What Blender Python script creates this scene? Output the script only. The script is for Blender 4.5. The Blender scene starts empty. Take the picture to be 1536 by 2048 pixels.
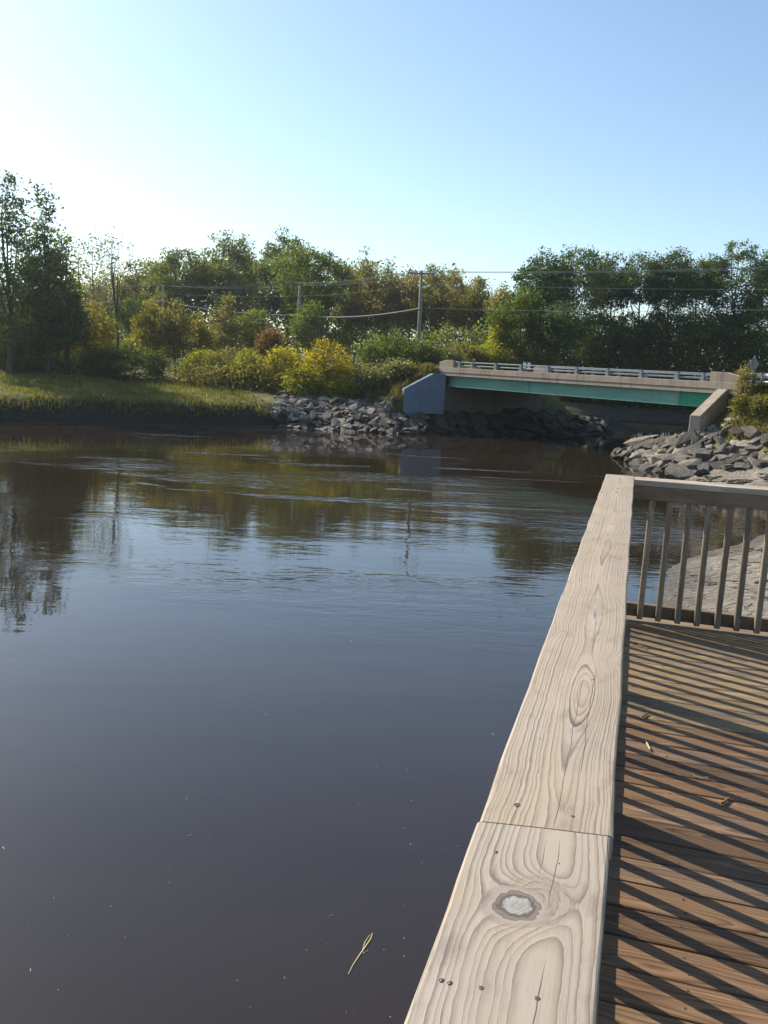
import bpy, bmesh, math, random
import numpy as np
from mathutils import Vector, Matrix
R_ = math.radians
rng = np.random.default_rng(7)
random.seed(7)
S = bpy.context.scene
COL = S.collection

# ------------------------------------------------------------------ camera
CAM_H = 4.4                       # above the river surface (z = 0)
PITCH, ROLL, FPX = 0.1664, 0.0491, 1700.66
fwd = Vector((0, math.cos(PITCH), -math.sin(PITCH)))
up0 = Vector((0, math.sin(PITCH), math.cos(PITCH)))
rt0 = Vector((1, 0, 0))
RT = rt0 * math.cos(ROLL) + up0 * math.sin(ROLL)
UP = up0 * math.cos(ROLL) - rt0 * math.sin(ROLL)
cam = bpy.data.cameras.new("camera")
co = bpy.data.objects.new("camera", cam)
COL.objects.link(co)
M = Matrix((RT, UP, -fwd)).transposed().to_4x4()
M.translation = (0, 0, CAM_H)
co.matrix_world = M
cam.sensor_width = 36
cam.lens = FPX / 2048 * 36
cam.clip_start = 0.05
cam.clip_end = 3000
S.camera = co

# ------------------------------------------------------------------ light
SUN_AZ, SUN_EL = R_(-49.2), R_(35)
w = bpy.data.worlds.new("World")
S.world = w
w.use_nodes = True
wn = w.node_tree.nodes
sky = wn.new("ShaderNodeTexSky")
sky.sky_type = 'NISHITA'
sky.sun_disc = False
sky.sun_elevation = SUN_EL
sky.sun_rotation = SUN_AZ
sky.altitude = 0
sky.air_density = 1.0
sky.dust_density = .65
sky.ozone_density = 1.0
bg = wn["Background"]
bg.inputs[1].default_value = 0.115
wb = wn.new("ShaderNodeMix")                # the camera's slightly green-cyan white balance, the same everywhere
wb.data_type = 'RGBA'
wb.blend_type = 'MULTIPLY'
wb.inputs[0].default_value = 1.0
wb.inputs[7].default_value = (.94, 1.0, 1.02, 1)
w.node_tree.links.new(sky.outputs[0], wb.inputs[6])
w.node_tree.links.new(wb.outputs[2], bg.inputs[0])
sl = bpy.data.lights.new("sun", 'SUN')
sl.energy = 5.0
sl.angle = R_(0.53)
sl.color = (1.0, 0.925, 0.81)
so = bpy.data.objects.new("sun", sl)
COL.objects.link(so)
sd = Vector((math.sin(SUN_AZ) * math.cos(SUN_EL), math.cos(SUN_AZ) * math.cos(SUN_EL), math.sin(SUN_EL)))
so.rotation_euler = sd.to_track_quat('Z', 'Y').to_euler()
so.location = (-30, 30, 40)
S.view_settings.view_transform = 'Standard'
S.view_settings.look = 'None'
S.view_settings.exposure = 0.68
S.view_settings.gamma = 1
S.view_settings.use_curve_mapping = False
S.render.engine = 'CYCLES'
S.cycles.max_bounces = 6
S.cycles.diffuse_bounces = 3
S.cycles.glossy_bounces = 3
S.cycles.transmission_bounces = 3
S.cycles.caustics_reflective = False
S.cycles.caustics_refractive = False

# ------------------------------------------------------------------ places read from the photograph's perspective
def ray(px, py):
    return fwd + RT * ((px - 768) / FPX) - UP * ((py - 1024) / FPX)
def at_z(px, py, z):
    d = ray(px, py)
    return Vector((0, 0, CAM_H)) + d * ((z - CAM_H) / d.z)
def at_y(px, py, Y):
    d = ray(px, py)
    return Vector((0, 0, CAM_H)) + d * (Y / d.y)

# ------------------------------------------------------------------ object helpers
def link(o, parent=None):
    COL.objects.link(o)
    if parent is not None:
        o.parent = parent
    return o
def tag(o, label=None, cat=None, group=None, kind=None):
    if label: o['label'] = label
    if cat: o['category'] = cat
    if group: o['group'] = group
    if kind: o['kind'] = kind
    return o
def thing(name, label, cat, loc=(0, 0, 0), rz=0.0, group=None):
    o = bpy.data.objects.new(name, None)
    o.empty_display_size = 0.2
    o.location = loc
    o.rotation_euler = (0, 0, rz)
    link(o)
    return tag(o, label, cat, group)
def mesh_obj(name, me, mat, parent=None):
    if mat is not None and len(me.materials) == 0:
        me.materials.append(mat)
    return link(bpy.data.objects.new(name, me), parent)
def np_mesh(name, V, quads, attr=None, smooth=False):
    """V (n,3), quads (m,k) all of one size"""
    V = np.asarray(V, dtype=np.float32)
    Q = np.asarray(quads, dtype=np.int32)
    m, k = Q.shape
    me = bpy.data.meshes.new(name)
    me.vertices.add(len(V))
    me.vertices.foreach_set('co', V.ravel())
    me.loops.add(m * k)
    me.loops.foreach_set('vertex_index', Q.ravel())
    me.polygons.add(m)
    me.polygons.foreach_set('loop_start', np.arange(0, m * k, k, dtype=np.int32))
    if smooth:
        me.polygons.foreach_set('use_smooth', np.ones(m, dtype=bool))
    me.update(calc_edges=True)
    if attr is not None:
        for an, (dom, data) in attr.items():
            a = me.attributes.new(an, 'FLOAT', dom)
            a.data.foreach_set('value', np.asarray(data, dtype=np.float32))
    return me
class MB:
    """collects boxes, tubes and prisms into one mesh"""
    def __init__(s): s.v = []; s.f = []
    def add(s, V, F):
        o = len(s.v)
        s.v += [tuple(p) for p in V]
        s.f += [tuple(i + o for i in q) for q in F]
        return s
    def box(s, a, b, fn=None):
        (x0, y0, z0), (x1, y1, z1) = a, b
        V = [(x0, y0, z0), (x1, y0, z0), (x1, y1, z0), (x0, y1, z0), (x0, y0, z1), (x1, y0, z1), (x1, y1, z1), (x0, y1, z1)]
        if fn: V = [fn(*p) for p in V]
        return s.add(V, [(3, 2, 1, 0), (4, 5, 6, 7), (0, 1, 5, 4), (1, 2, 6, 5), (2, 3, 7, 6), (3, 0, 4, 7)])
    def tube(s, pts, rad, n=6, caps=True):
        pts = [Vector(p) for p in pts]
        rad = [rad] * len(pts) if not hasattr(rad, '__len__') else rad
        V = []
        for i, p in enumerate(pts):
            t = (pts[min(i + 1, len(pts) - 1)] - pts[max(i - 1, 0)]).normalized()
            a = t.cross(Vector((0, 0, 1)) if abs(t.z) < .9 else Vector((1, 0, 0))).normalized()
            b = t.cross(a)
            for k in range(n):
                an = 2 * math.pi * k / n
                V.append(p + (a * math.cos(an) + b * math.sin(an)) * rad[i])
        F = []
        for i in range(len(pts) - 1):
            for k in range(n):
                k2 = (k + 1) % n
                F.append((i * n + k, i * n + k2, (i + 1) * n + k2, (i + 1) * n + k))
        if caps:
            F.append(tuple(range(n))[::-1])
            F.append(tuple((len(pts) - 1) * n + k for k in range(n)))
        return s.add(V, F)
    def prism(s, prof, fa, fb):
        """profile points mapped by fa and fb to the two ends"""
        n = len(prof)
        V = [fa(*p) for p in prof] + [fb(*p) for p in prof]
        F = [(k, (k + 1) % n, n + (k + 1) % n, n + k) for k in range(n)]
        F += [tuple(range(n))[::-1], tuple(range(n, 2 * n))]
        return s.add(V, F)
    def mesh(s, name, bevel=0, smooth=False):
        me = bpy.data.meshes.new(name)
        me.from_pydata(s.v, [], s.f)
        bm = bmesh.new()
        bm.from_mesh(me)
        bmesh.ops.recalc_face_normals(bm, faces=bm.faces)
        if bevel:
            bmesh.ops.bevel(bm, geom=[e for e in bm.edges if e.calc_face_angle(0) > .5], offset=bevel, segments=1, affect='EDGES', clamp_overlap=True)
        bm.to_mesh(me)
        bm.free()
        if smooth:
            me.polygons.foreach_set('use_smooth', np.ones(len(me.polygons), dtype=bool))
        me.update()
        return me
    def build(s, name, mat, parent=None, bevel=0, smooth=False):
        return mesh_obj(name, s.mesh(name, bevel, smooth), mat, parent)

# ------------------------------------------------------------------ node helper
class NT:
    def __init__(s, name):
        s.mat = bpy.data.materials.new(name)
        s.mat.use_nodes = True
        s.t = s.mat.node_tree
        s.bsdf = s.t.nodes["Principled BSDF"]
        s.out = s.t.nodes["Material Output"]
    def set(s, sock, v):
        if isinstance(v, bpy.types.NodeSocket):
            s.t.links.new(v, sock)
        elif v is not None:
            sock.default_value = v
    def node(s, typ, ins=None, out=0, **props):
        n = s.t.nodes.new(typ)
        for k, v in props.items(): setattr(n, k, v)
        for k, v in (ins or {}).items(): s.set(n.inputs[k], v)
        return n.outputs[out]
    def m(s, op, a, b=None, c=None, clamp=False):
        n = s.t.nodes.new('ShaderNodeMath')
        n.operation = op
        n.use_clamp = clamp
        for i, v in enumerate((a, b, c)):
            if v is not None: s.set(n.inputs[i], v)
        return n.outputs[0]
    def add(s, a, b): return s.m('ADD', a, b)
    def sub(s, a, b): return s.m('SUBTRACT', a, b)
    def mul(s, a, b): return s.m('MULTIPLY', a, b)
    def coord(s, which='Object'):
        n = s.t.nodes.new('ShaderNodeTexCoord')
        return n.outputs[which]
    def pos(s): return s.node('ShaderNodeNewGeometry', out=0)
    def sep(s, v):
        n = s.t.nodes.new('ShaderNodeSeparateXYZ')
        s.t.links.new(v, n.inputs[0])
        return n.outputs
    def comb(s, x, y, z):
        n = s.t.nodes.new('ShaderNodeCombineXYZ')
        for i, v in enumerate((x, y, z)): s.set(n.inputs[i], v)
        return n.outputs[0]
    def vmul(s, v, sc):
        n = s.t.nodes.new('ShaderNodeVectorMath')
        n.operation = 'MULTIPLY'
        s.set(n.inputs[0], v); s.set(n.inputs[1], sc)
        return n.outputs[0]
    def vadd(s, v, sc):
        n = s.t.nodes.new('ShaderNodeVectorMath')
        n.operation = 'ADD'
        s.set(n.inputs[0], v); s.set(n.inputs[1], sc)
        return n.outputs[0]
    def noise(s, v, scale=1.0, detail=2.0, rough=.5, dist=0.0):
        return s.node('ShaderNodeTexNoise', {'Vector': v, 'Scale': scale, 'Detail': detail, 'Roughness': rough, 'Distortion': dist}, out=0)
    def ramp(s, f, stops, interp='LINEAR'):
        n = s.t.nodes.new('ShaderNodeValToRGB')
        n.color_ramp.interpolation = interp
        el = n.color_ramp.elements
        while len(el) < len(stops): el.new(0.5)
        for e, (p, c) in zip(el, stops):
            e.position = p
            e.color = (*c, 1) if hasattr(c, '__len__') else (c, c, c, 1)
        s.set(n.inputs[0], f)
        return n.outputs[0]
    def mix(s, f, a, b, mode='MIX'):
        n = s.t.nodes.new('ShaderNodeMix')
        n.data_type = 'RGBA'
        n.blend_type = mode
        s.set(n.inputs[0], f)
        for i, v in ((6, a), (7, b)):
            s.set(n.inputs[i], (*v, 1) if isinstance(v, tuple) and len(v) == 3 else v)
        return n.outputs[2]
    def smooth(s, x, a, b, lo=0.0, hi=1.0):
        return s.node('ShaderNodeMapRange', {0: x, 1: a, 2: b, 3: lo, 4: hi}, interpolation_type='SMOOTHSTEP')
    def rnd(s): return s.node('ShaderNodeObjectInfo', out='Random')
    def attr(s, name): return s.node('ShaderNodeAttribute', out='Fac', attribute_name=name)
    def bump(s, h, strength=.5, dist=.01):
        return s.node('ShaderNodeBump', {'Height': h, 'Strength': strength, 'Distance': dist})
    def finish(s, color, rough=.8, normal=None, spec=.3, metal=0.0):
        b = s.bsdf
        s.set(b.inputs['Base Color'], (*color, 1) if isinstance(color, tuple) and len(color) == 3 else color)
        s.set(b.inputs['Roughness'], rough)
        s.set(b.inputs['Specular IOR Level'], spec)
        s.set(b.inputs['Metallic'], metal)
        if normal is not None: s.set(b.inputs['Normal'], normal)
        return s.mat

# ------------------------------------------------------------------ materials
def leaf_mat(name, dark, mid, light, transl=.4):
    n = NT(name)
    r = n.attr('rnd')
    col = n.ramp(r, [(0.0, dark), (.55, mid), (1.0, light)])
    d = n.node('ShaderNodeBsdfDiffuse', {'Color': col})
    tcol = n.mix(1.0, col, (1.25, 1.2, .5), 'MULTIPLY')
    tr = n.node('ShaderNodeBsdfTranslucent', {'Color': tcol})
    mx = n.node('ShaderNodeMixShader', {0: transl, 1: d, 2: tr})
    g = n.node('ShaderNodeBsdfGlossy', {'Color': (1, 1, 1, 1), 'Roughness': .38})
    mx2 = n.node('ShaderNodeMixShader', {0: .008, 1: mx, 2: g})
    n.t.links.new(mx2, n.out.inputs[0])
    return n.mat
def lm(name, a, b, c, t=.58, k=1.75):
    return leaf_mat(name, tuple(x * k for x in a), tuple(x * k for x in b), tuple(x * k for x in c), t)
LEAF = {
    'dark': lm('leaf_dark', (.024, .038, .013), (.044, .064, .019), (.09, .11, .034), .55, 1.9),
    'teal': lm('leaf_teal', (.022, .040, .017), (.040, .064, .024), (.10, .12, .05), .5, 1.75),
    'goldlime': lm('leaf_goldlime', (.085, .085, .010), (.18, .165, .015), (.31, .27, .02)),
    'oak': lm('leaf_oak', (.036, .050, .014), (.062, .080, .02), (.125, .135, .04), .58, 2.0),
    'green': lm('leaf_green', (.03, .05, .012), (.06, .085, .02), (.11, .14, .035)),
    'olive': lm('leaf_olive', (.06, .06, .02), (.11, .105, .035), (.17, .155, .06)),
    'tan': lm('leaf_tan', (.09, .08, .03), (.15, .13, .055), (.22, .18, .09)),
    'lime': lm('leaf_lime', (.07, .085, .012), (.15, .16, .02), (.26, .25, .035)),
    'yellow': lm('leaf_yellow', (.09, .085, .01), (.21, .175, .015), (.36, .28, .02)),
    'gold': lm('leaf_gold', (.075, .075, .015), (.125, .115, .025), (.20, .165, .04)),
    'red': lm('leaf_red', (.06, .04, .02), (.10, .055, .027), (.12, .085, .04)),
    'sage': lm('leaf_sage', (.045, .055, .03), (.10, .11, .055), (.20, .20, .12)),
}
def bark_mat():
    n = NT('bark')
    P = n.coord('Object')
    a = n.noise(n.vmul(P, (9, 9, 1.6)), 1.0, 4, .6)
    c = n.ramp(a, [(.3, (.035, .028, .022)), (.7, (.12, .10, .08))])
    return n.finish(c, .9, n.bump(a, .6, .03))
BARK = bark_mat()
def pale_bark_mat():
    n = NT('pale_bark')
    a = n.noise(n.vmul(n.coord('Object'), (9, 9, 2)), 1.0, 4, .6)
    return n.finish(n.ramp(a, [(.3, (.12, .105, .09)), (.7, (.27, .245, .21))]), .9)
PALEBARK = pale_bark_mat()

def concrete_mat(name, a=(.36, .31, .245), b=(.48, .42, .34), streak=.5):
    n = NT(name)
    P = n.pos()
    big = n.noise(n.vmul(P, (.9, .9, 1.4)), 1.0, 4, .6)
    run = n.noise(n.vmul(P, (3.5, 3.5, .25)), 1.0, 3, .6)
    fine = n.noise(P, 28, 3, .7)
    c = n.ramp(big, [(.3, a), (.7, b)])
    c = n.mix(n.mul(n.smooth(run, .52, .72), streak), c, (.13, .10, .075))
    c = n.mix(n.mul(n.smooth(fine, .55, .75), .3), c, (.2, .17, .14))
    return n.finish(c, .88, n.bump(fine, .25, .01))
CONC = concrete_mat('weathered_concrete', (.28, .225, .17), (.38, .315, .245), .6)
CONC_B = concrete_mat('skylit_shade_concrete', (.125, .17, .22), (.165, .215, .27), .25)  # blue of the skylit shade is put into the wall's colour
CONC_D = concrete_mat('shade_darkened_concrete', (.085, .082, .07), (.135, .128, .108), .7)  # dark base paints in the shade under the bridge; streaks are stains
def girder_mat(name, col, fade):
    n = NT(name)
    P = n.pos()
    big = n.noise(n.vmul(P, (.35, .35, 1.2)), 1.0, 4, .6)
    run = n.noise(n.vmul(P, (2.2, 2.2, .2)), 1.0, 4, .6)
    c = n.ramp(big, [(.3, col), (.75, fade)])
    c = n.mix(n.mul(n.smooth(run, .55, .75), .5), c, tuple(x * .45 for x in col))
    spots = n.noise(P, 5.0, 2, .4)
    c = n.mix(n.mul(n.smooth(spots, .70, .74), .8), c, (.03, .02, .012))
    return n.finish(c, .5, spec=.4)
GIRD = girder_mat('faded_green_paint', (.12, .31, .23), (.19, .39, .30))
GIRD2 = girder_mat('fresh_green_paint', (.012, .24, .125), (.018, .28, .15))
def steel_mat(name, base=(.30, .335, .37)):
    n = NT(name)
    P = n.pos()
    a = n.noise(P, 6, 4, .7)
    return n.finish(n.ramp(a, [(.35, base), (.7, tuple(x * 1.35 for x in base))]), .5, spec=.5, metal=.35)
STEEL = steel_mat('galvanized_steel', (.17, .195, .21))
DARKSTEEL = steel_mat('dark_steel', (.05, .047, .045))
WIRE = NT('wire_sheath').finish((.30, .28, .25), .55, spec=.5)
THINWIRE = NT('bare_wire').finish((.22, .24, .24), .4, spec=.5, metal=.3)
WHITE = NT('white_paint').finish((.78, .78, .76), .5)
def asphalt():
    n = NT('asphalt')
    a = n.noise(n.pos(), 30, 3, .7)
    return n.finish(n.ramp(a, [(.3, (.045, .045, .047)), (.7, (.075, .073, .07))]), .9)
ASPHALT = asphalt()
PAINT_Y = NT('road_paint').finish((.65, .45, .08), .7)

def stone_mat():
    n = NT('riprap_stone')
    P = n.coord('Object')
    r = n.rnd()
    a = n.noise(n.vadd(P, n.comb(n.mul(r, 50), n.mul(r, 31), 0)), 2.2, 5, .65)
    b = n.noise(n.vadd(P, n.comb(n.mul(r, 50), n.mul(r, 31), 0)), 12, 4, .7)
    base = n.ramp(r, [(0, (.075, .066, .056)), (.35, (.125, .11, .09)), (.65, (.185, .16, .128)), (.88, (.28, .24, .19)), (1, (.42, .37, .29))])
    c = n.mix(n.smooth(a, .35, .7), base, n.mix(1, base, (.55, .55, .57), 'MULTIPLY'))
    c = n.mix(n.mul(n.smooth(b, .5, .75), .5), c, n.mix(1, base, (1.35, 1.28, 1.2), 'MULTIPLY'))
    z = n.sep(n.pos())[2]
    wet = n.smooth(z, .42, .12)
    c = n.mix(n.mul(wet, .75), c, (.045, .038, .028))
    return n.finish(c, n.sub(.85, n.mul(wet, .35)), n.bump(n.add(a, n.mul(b, .6)), .8, .16), spec=.3)
STONE = stone_mat()
def shade_dark_stone():  # near-black stone colour paints in the shade below the bridge
    n = NT('shade_dark_stone')
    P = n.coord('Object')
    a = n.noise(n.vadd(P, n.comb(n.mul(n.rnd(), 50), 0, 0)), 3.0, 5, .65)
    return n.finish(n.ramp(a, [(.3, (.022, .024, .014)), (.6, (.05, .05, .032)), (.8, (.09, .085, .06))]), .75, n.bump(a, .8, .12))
STONE_SHADE = shade_dark_stone()

def ground_mat():
    n = NT('ground_surface')
    P = n.pos()
    z = n.sep(P)[2]
    g = n.attr('grass')
    s = n.attr('soil')
    a = n.noise(P, .7, 5, .65)
    b = n.noise(n.vmul(P, (2.0, 4.5, 3.0)), 1.0, 5, .65, .6)
    f = n.noise(P, 22, 3, .7)
    mud = n.ramp(a, [(.3, (.20, .170, .132)), (.7, (.295, .255, .20))])
    mud = n.mix(n.mul(n.smooth(b, .56, .68), .6), mud, (.12, .095, .068))
    pit = n.noise(n.vmul(P, (4.0, 13.0, 6.0)), 1.0, 4, .6, .5)
    mud = n.mix(n.mul(n.smooth(pit, .60, .68), .75), mud, (.10, .08, .055))  # dark dashes put the shade of small mud ridges into the colour
    mud = n.mix(n.mul(n.smooth(f, .55, .8), .25), mud, (.40, .36, .30))
    wet = n.smooth(n.add(z, n.mul(n.sub(b, .5), .12)), .20, .02)
    mud = n.mix(n.mul(wet, .7), mud, (.085, .065, .046))
    soil = n.ramp(b, [(.3, (.014, .013, .008)), (.7, (.035, .03, .018))])
    gr = n.ramp(n.noise(P, 1.3, 5, .7), [(.25, (.07, .07, .02)), (.5, (.15, .14, .035)), (.75, (.25, .205, .075))])
    c = n.mix(s, mud, soil)
    c = n.mix(g, c, gr)
    vor = n.node('ShaderNodeTexVoronoi', {'Vector': n.vadd(n.vmul(P, (1.6, 3.4, 2.0)), n.vmul(n.comb(b, a, 0), (.8, .8, 0))), 'Scale': 1.0}, out='Distance', feature='DISTANCE_TO_EDGE')
    h = n.add(n.add(n.sub(n.mul(b, 1.0), n.mul(n.smooth(pit, .57, .68), .35)), n.mul(f, .15)), n.mul(n.smooth(vor, 0.0, .12), .25))
    rough = n.sub(.9, n.mul(n.mul(wet, n.sub(1, g)), .45))
    return n.finish(c, rough, n.bump(h, .9, .14), spec=.3)
GROUND = ground_mat()

def water_mat():
    n = NT('river_water')
    P = n.pos()
    # wind ripples come in patches; the rest lies calm
    x, y, z = n.sep(P)
    patch = n.noise(n.vmul(P, (.05, .11, 0)), 1.0, 3, .55)
    band = n.mul(n.smooth(y, 13, 19), n.smooth(y, 46, 33))
    amt = n.add(n.mul(n.smooth(patch, .47, .60), .85), .15)
    amt = n.mul(amt, n.add(n.mul(band, .8), .2))
    streak = n.smooth(n.noise(n.vmul(P, (.10, .55, 0)), 1.0, 4, .6), .60, .68)
    amt = n.add(amt, n.mul(n.mul(streak, n.smooth(y, 22, 34)), 1.1))
    w1 = n.noise(n.vmul(n.vadd(P, (3, 7, 0)), (.9, 2.6, 1)), 1.0, 2, .5, .4)
    w2 = n.noise(n.vmul(P, (2.8, 7.5, 1)), 1.0, 2, .5, .3)
    h = n.mul(n.add(n.mul(w1, .7), n.mul(w2, .3)), amt)
    calm = n.noise(n.vmul(P, (.35, .7, 1)), 1.0, 2, .5)
    h = n.add(h, n.mul(calm, .16))
    bmp = n.bump(h, 1.0, .034)
    murk = n.noise(n.vmul(P, (.08, .15, 0)), 1.0, 3, .6)
    c = n.ramp(murk, [(.35, (.0200, .0138, .0088)), (.65, (.0290, .0195, .0118))])
    n.finish(c, .02, bmp, spec=.5)
    n.bsdf.inputs['IOR'].default_value = 1.52
    return n.mat
WATER = water_mat()

# ---- wood
def generic_wood(name, axis, light, mid, dark, ringf=120, rough=.75, var=.35, bumps=.35, greyed=.3):
    """flat-sawn boards: rings round a pith that wanders under the face"""
    n = NT(name)
    P = n.coord('Object')
    r = n.rnd()
    off = n.comb(n.mul(r, 37.0), n.mul(r, 91.0), n.mul(r, 53.0))
    x, y, z = n.sep(P)
    L, A_, B_ = {'x': (x, y, z), 'y': (y, x, z), 'z': (z, x, y)}[axis]
    lo = n.noise(n.vadd(n.comb(n.mul(L, 1.1), n.mul(A_, 5.0), n.mul(B_, 5.0)), off), 1.0, 2, .5)
    dn = n.noise(n.vadd(n.comb(n.mul(L, 1.4), 0.0, 3.0), off), 1.0, 1, .5)
    cx = n.mul(n.sub(n.m('FRACT', n.mul(r, 17.3)), .5), .10)
    ax = n.add(n.sub(A_, cx), n.mul(n.sub(lo, .5), .05))
    d = n.add(.01, n.mul(dn, .09))
    bz = n.add(d, B_)
    rad = n.m('SQRT', n.add(n.mul(ax, ax), n.mul(bz, bz)))
    fine = n.noise(n.vadd(n.comb(n.mul(L, 4.0), n.mul(A_, 160.0), n.mul(B_, 160.0)), off), 1.0, 3, .6)
    v = n.add(n.mul(rad, ringf), n.mul(fine, .35))
    fr = n.m('FRACT', v)
    c = n.ramp(fr, [(0.0, light), (.5, mid), (.86, dark), (.96, mid), (1.0, light)])
    c = n.mix(.35, c, n.ramp(fine, [(.3, dark), (.7, light)]))
    big = n.noise(n.vadd(n.comb(n.mul(L, 2.2), n.mul(A_, 9.0), n.mul(B_, 9.0)), off), 1.0, 4, .6)
    c = n.mix(n.mul(n.smooth(big, .45, .75), .6), c, n.mix(1, c, (.50, .45, .42), 'MULTIPLY'))
    worn = n.noise(n.vadd(n.comb(n.mul(L, 1.6), n.mul(A_, 14.0), n.mul(B_, 9.0)), n.vadd(off, (7, 3, 1))), 1.0, 4, .65)
    c = n.mix(n.mul(n.smooth(worn, .54, .72), .6), c, n.mix(1, c, (1.9, 1.95, 2.05), 'MULTIPLY'))
    tone = n.m('FRACT', n.mul(r, 7.77))
    c = n.mix(1.0, c, n.ramp(tone, [(0, 1 - var), (.5, 1.0), (1.0, 1 + var * 1.2)]), 'MULTIPLY')
    grey = n.m('FRACT', n.mul(r, 23.1))
    c = n.mix(n.mul(n.smooth(grey, .75, 1.0), greyed), c, n.mix(1.0, n.ramp(fr, [(0, .30), (.8, .18), (1, .3)]), (1.05, .97, .88), 'MULTIPLY'))
    h = n.add(n.mul(fr, .5), n.mul(fine, .6))
    return n.finish(c, rough, n.bump(h, bumps, .003), spec=.3)
DECKWOOD = generic_wood('deck_wood', 'x', (.198, .120, .062), (.142, .081, .040), (.055, .029, .013), 105, .6, .28, greyed=.12)
DECKPALE = generic_wood('pale_deck_wood', 'x', (.29, .205, .11), (.215, .145, .072), (.095, .058, .028), 105, .62, .25, greyed=.1)  # paler tone, mostly for boards towards the far end
RAIL_Z = generic_wood('baluster_wood', 'z', (.33, .27, .20), (.25, .195, .135), (.12, .085, .055), 150, .75, .25)
RAIL_X = generic_wood('rail_wood_across', 'x', (.30, .235, .165), (.22, .165, .11), (.10, .07, .045), 130, .75, .2)
RAIL_Y = generic_wood('rail_wood_along', 'y', (.30, .235, .165), (.22, .165, .11), (.10, .07, .045), 130, .75, .2)

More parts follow.
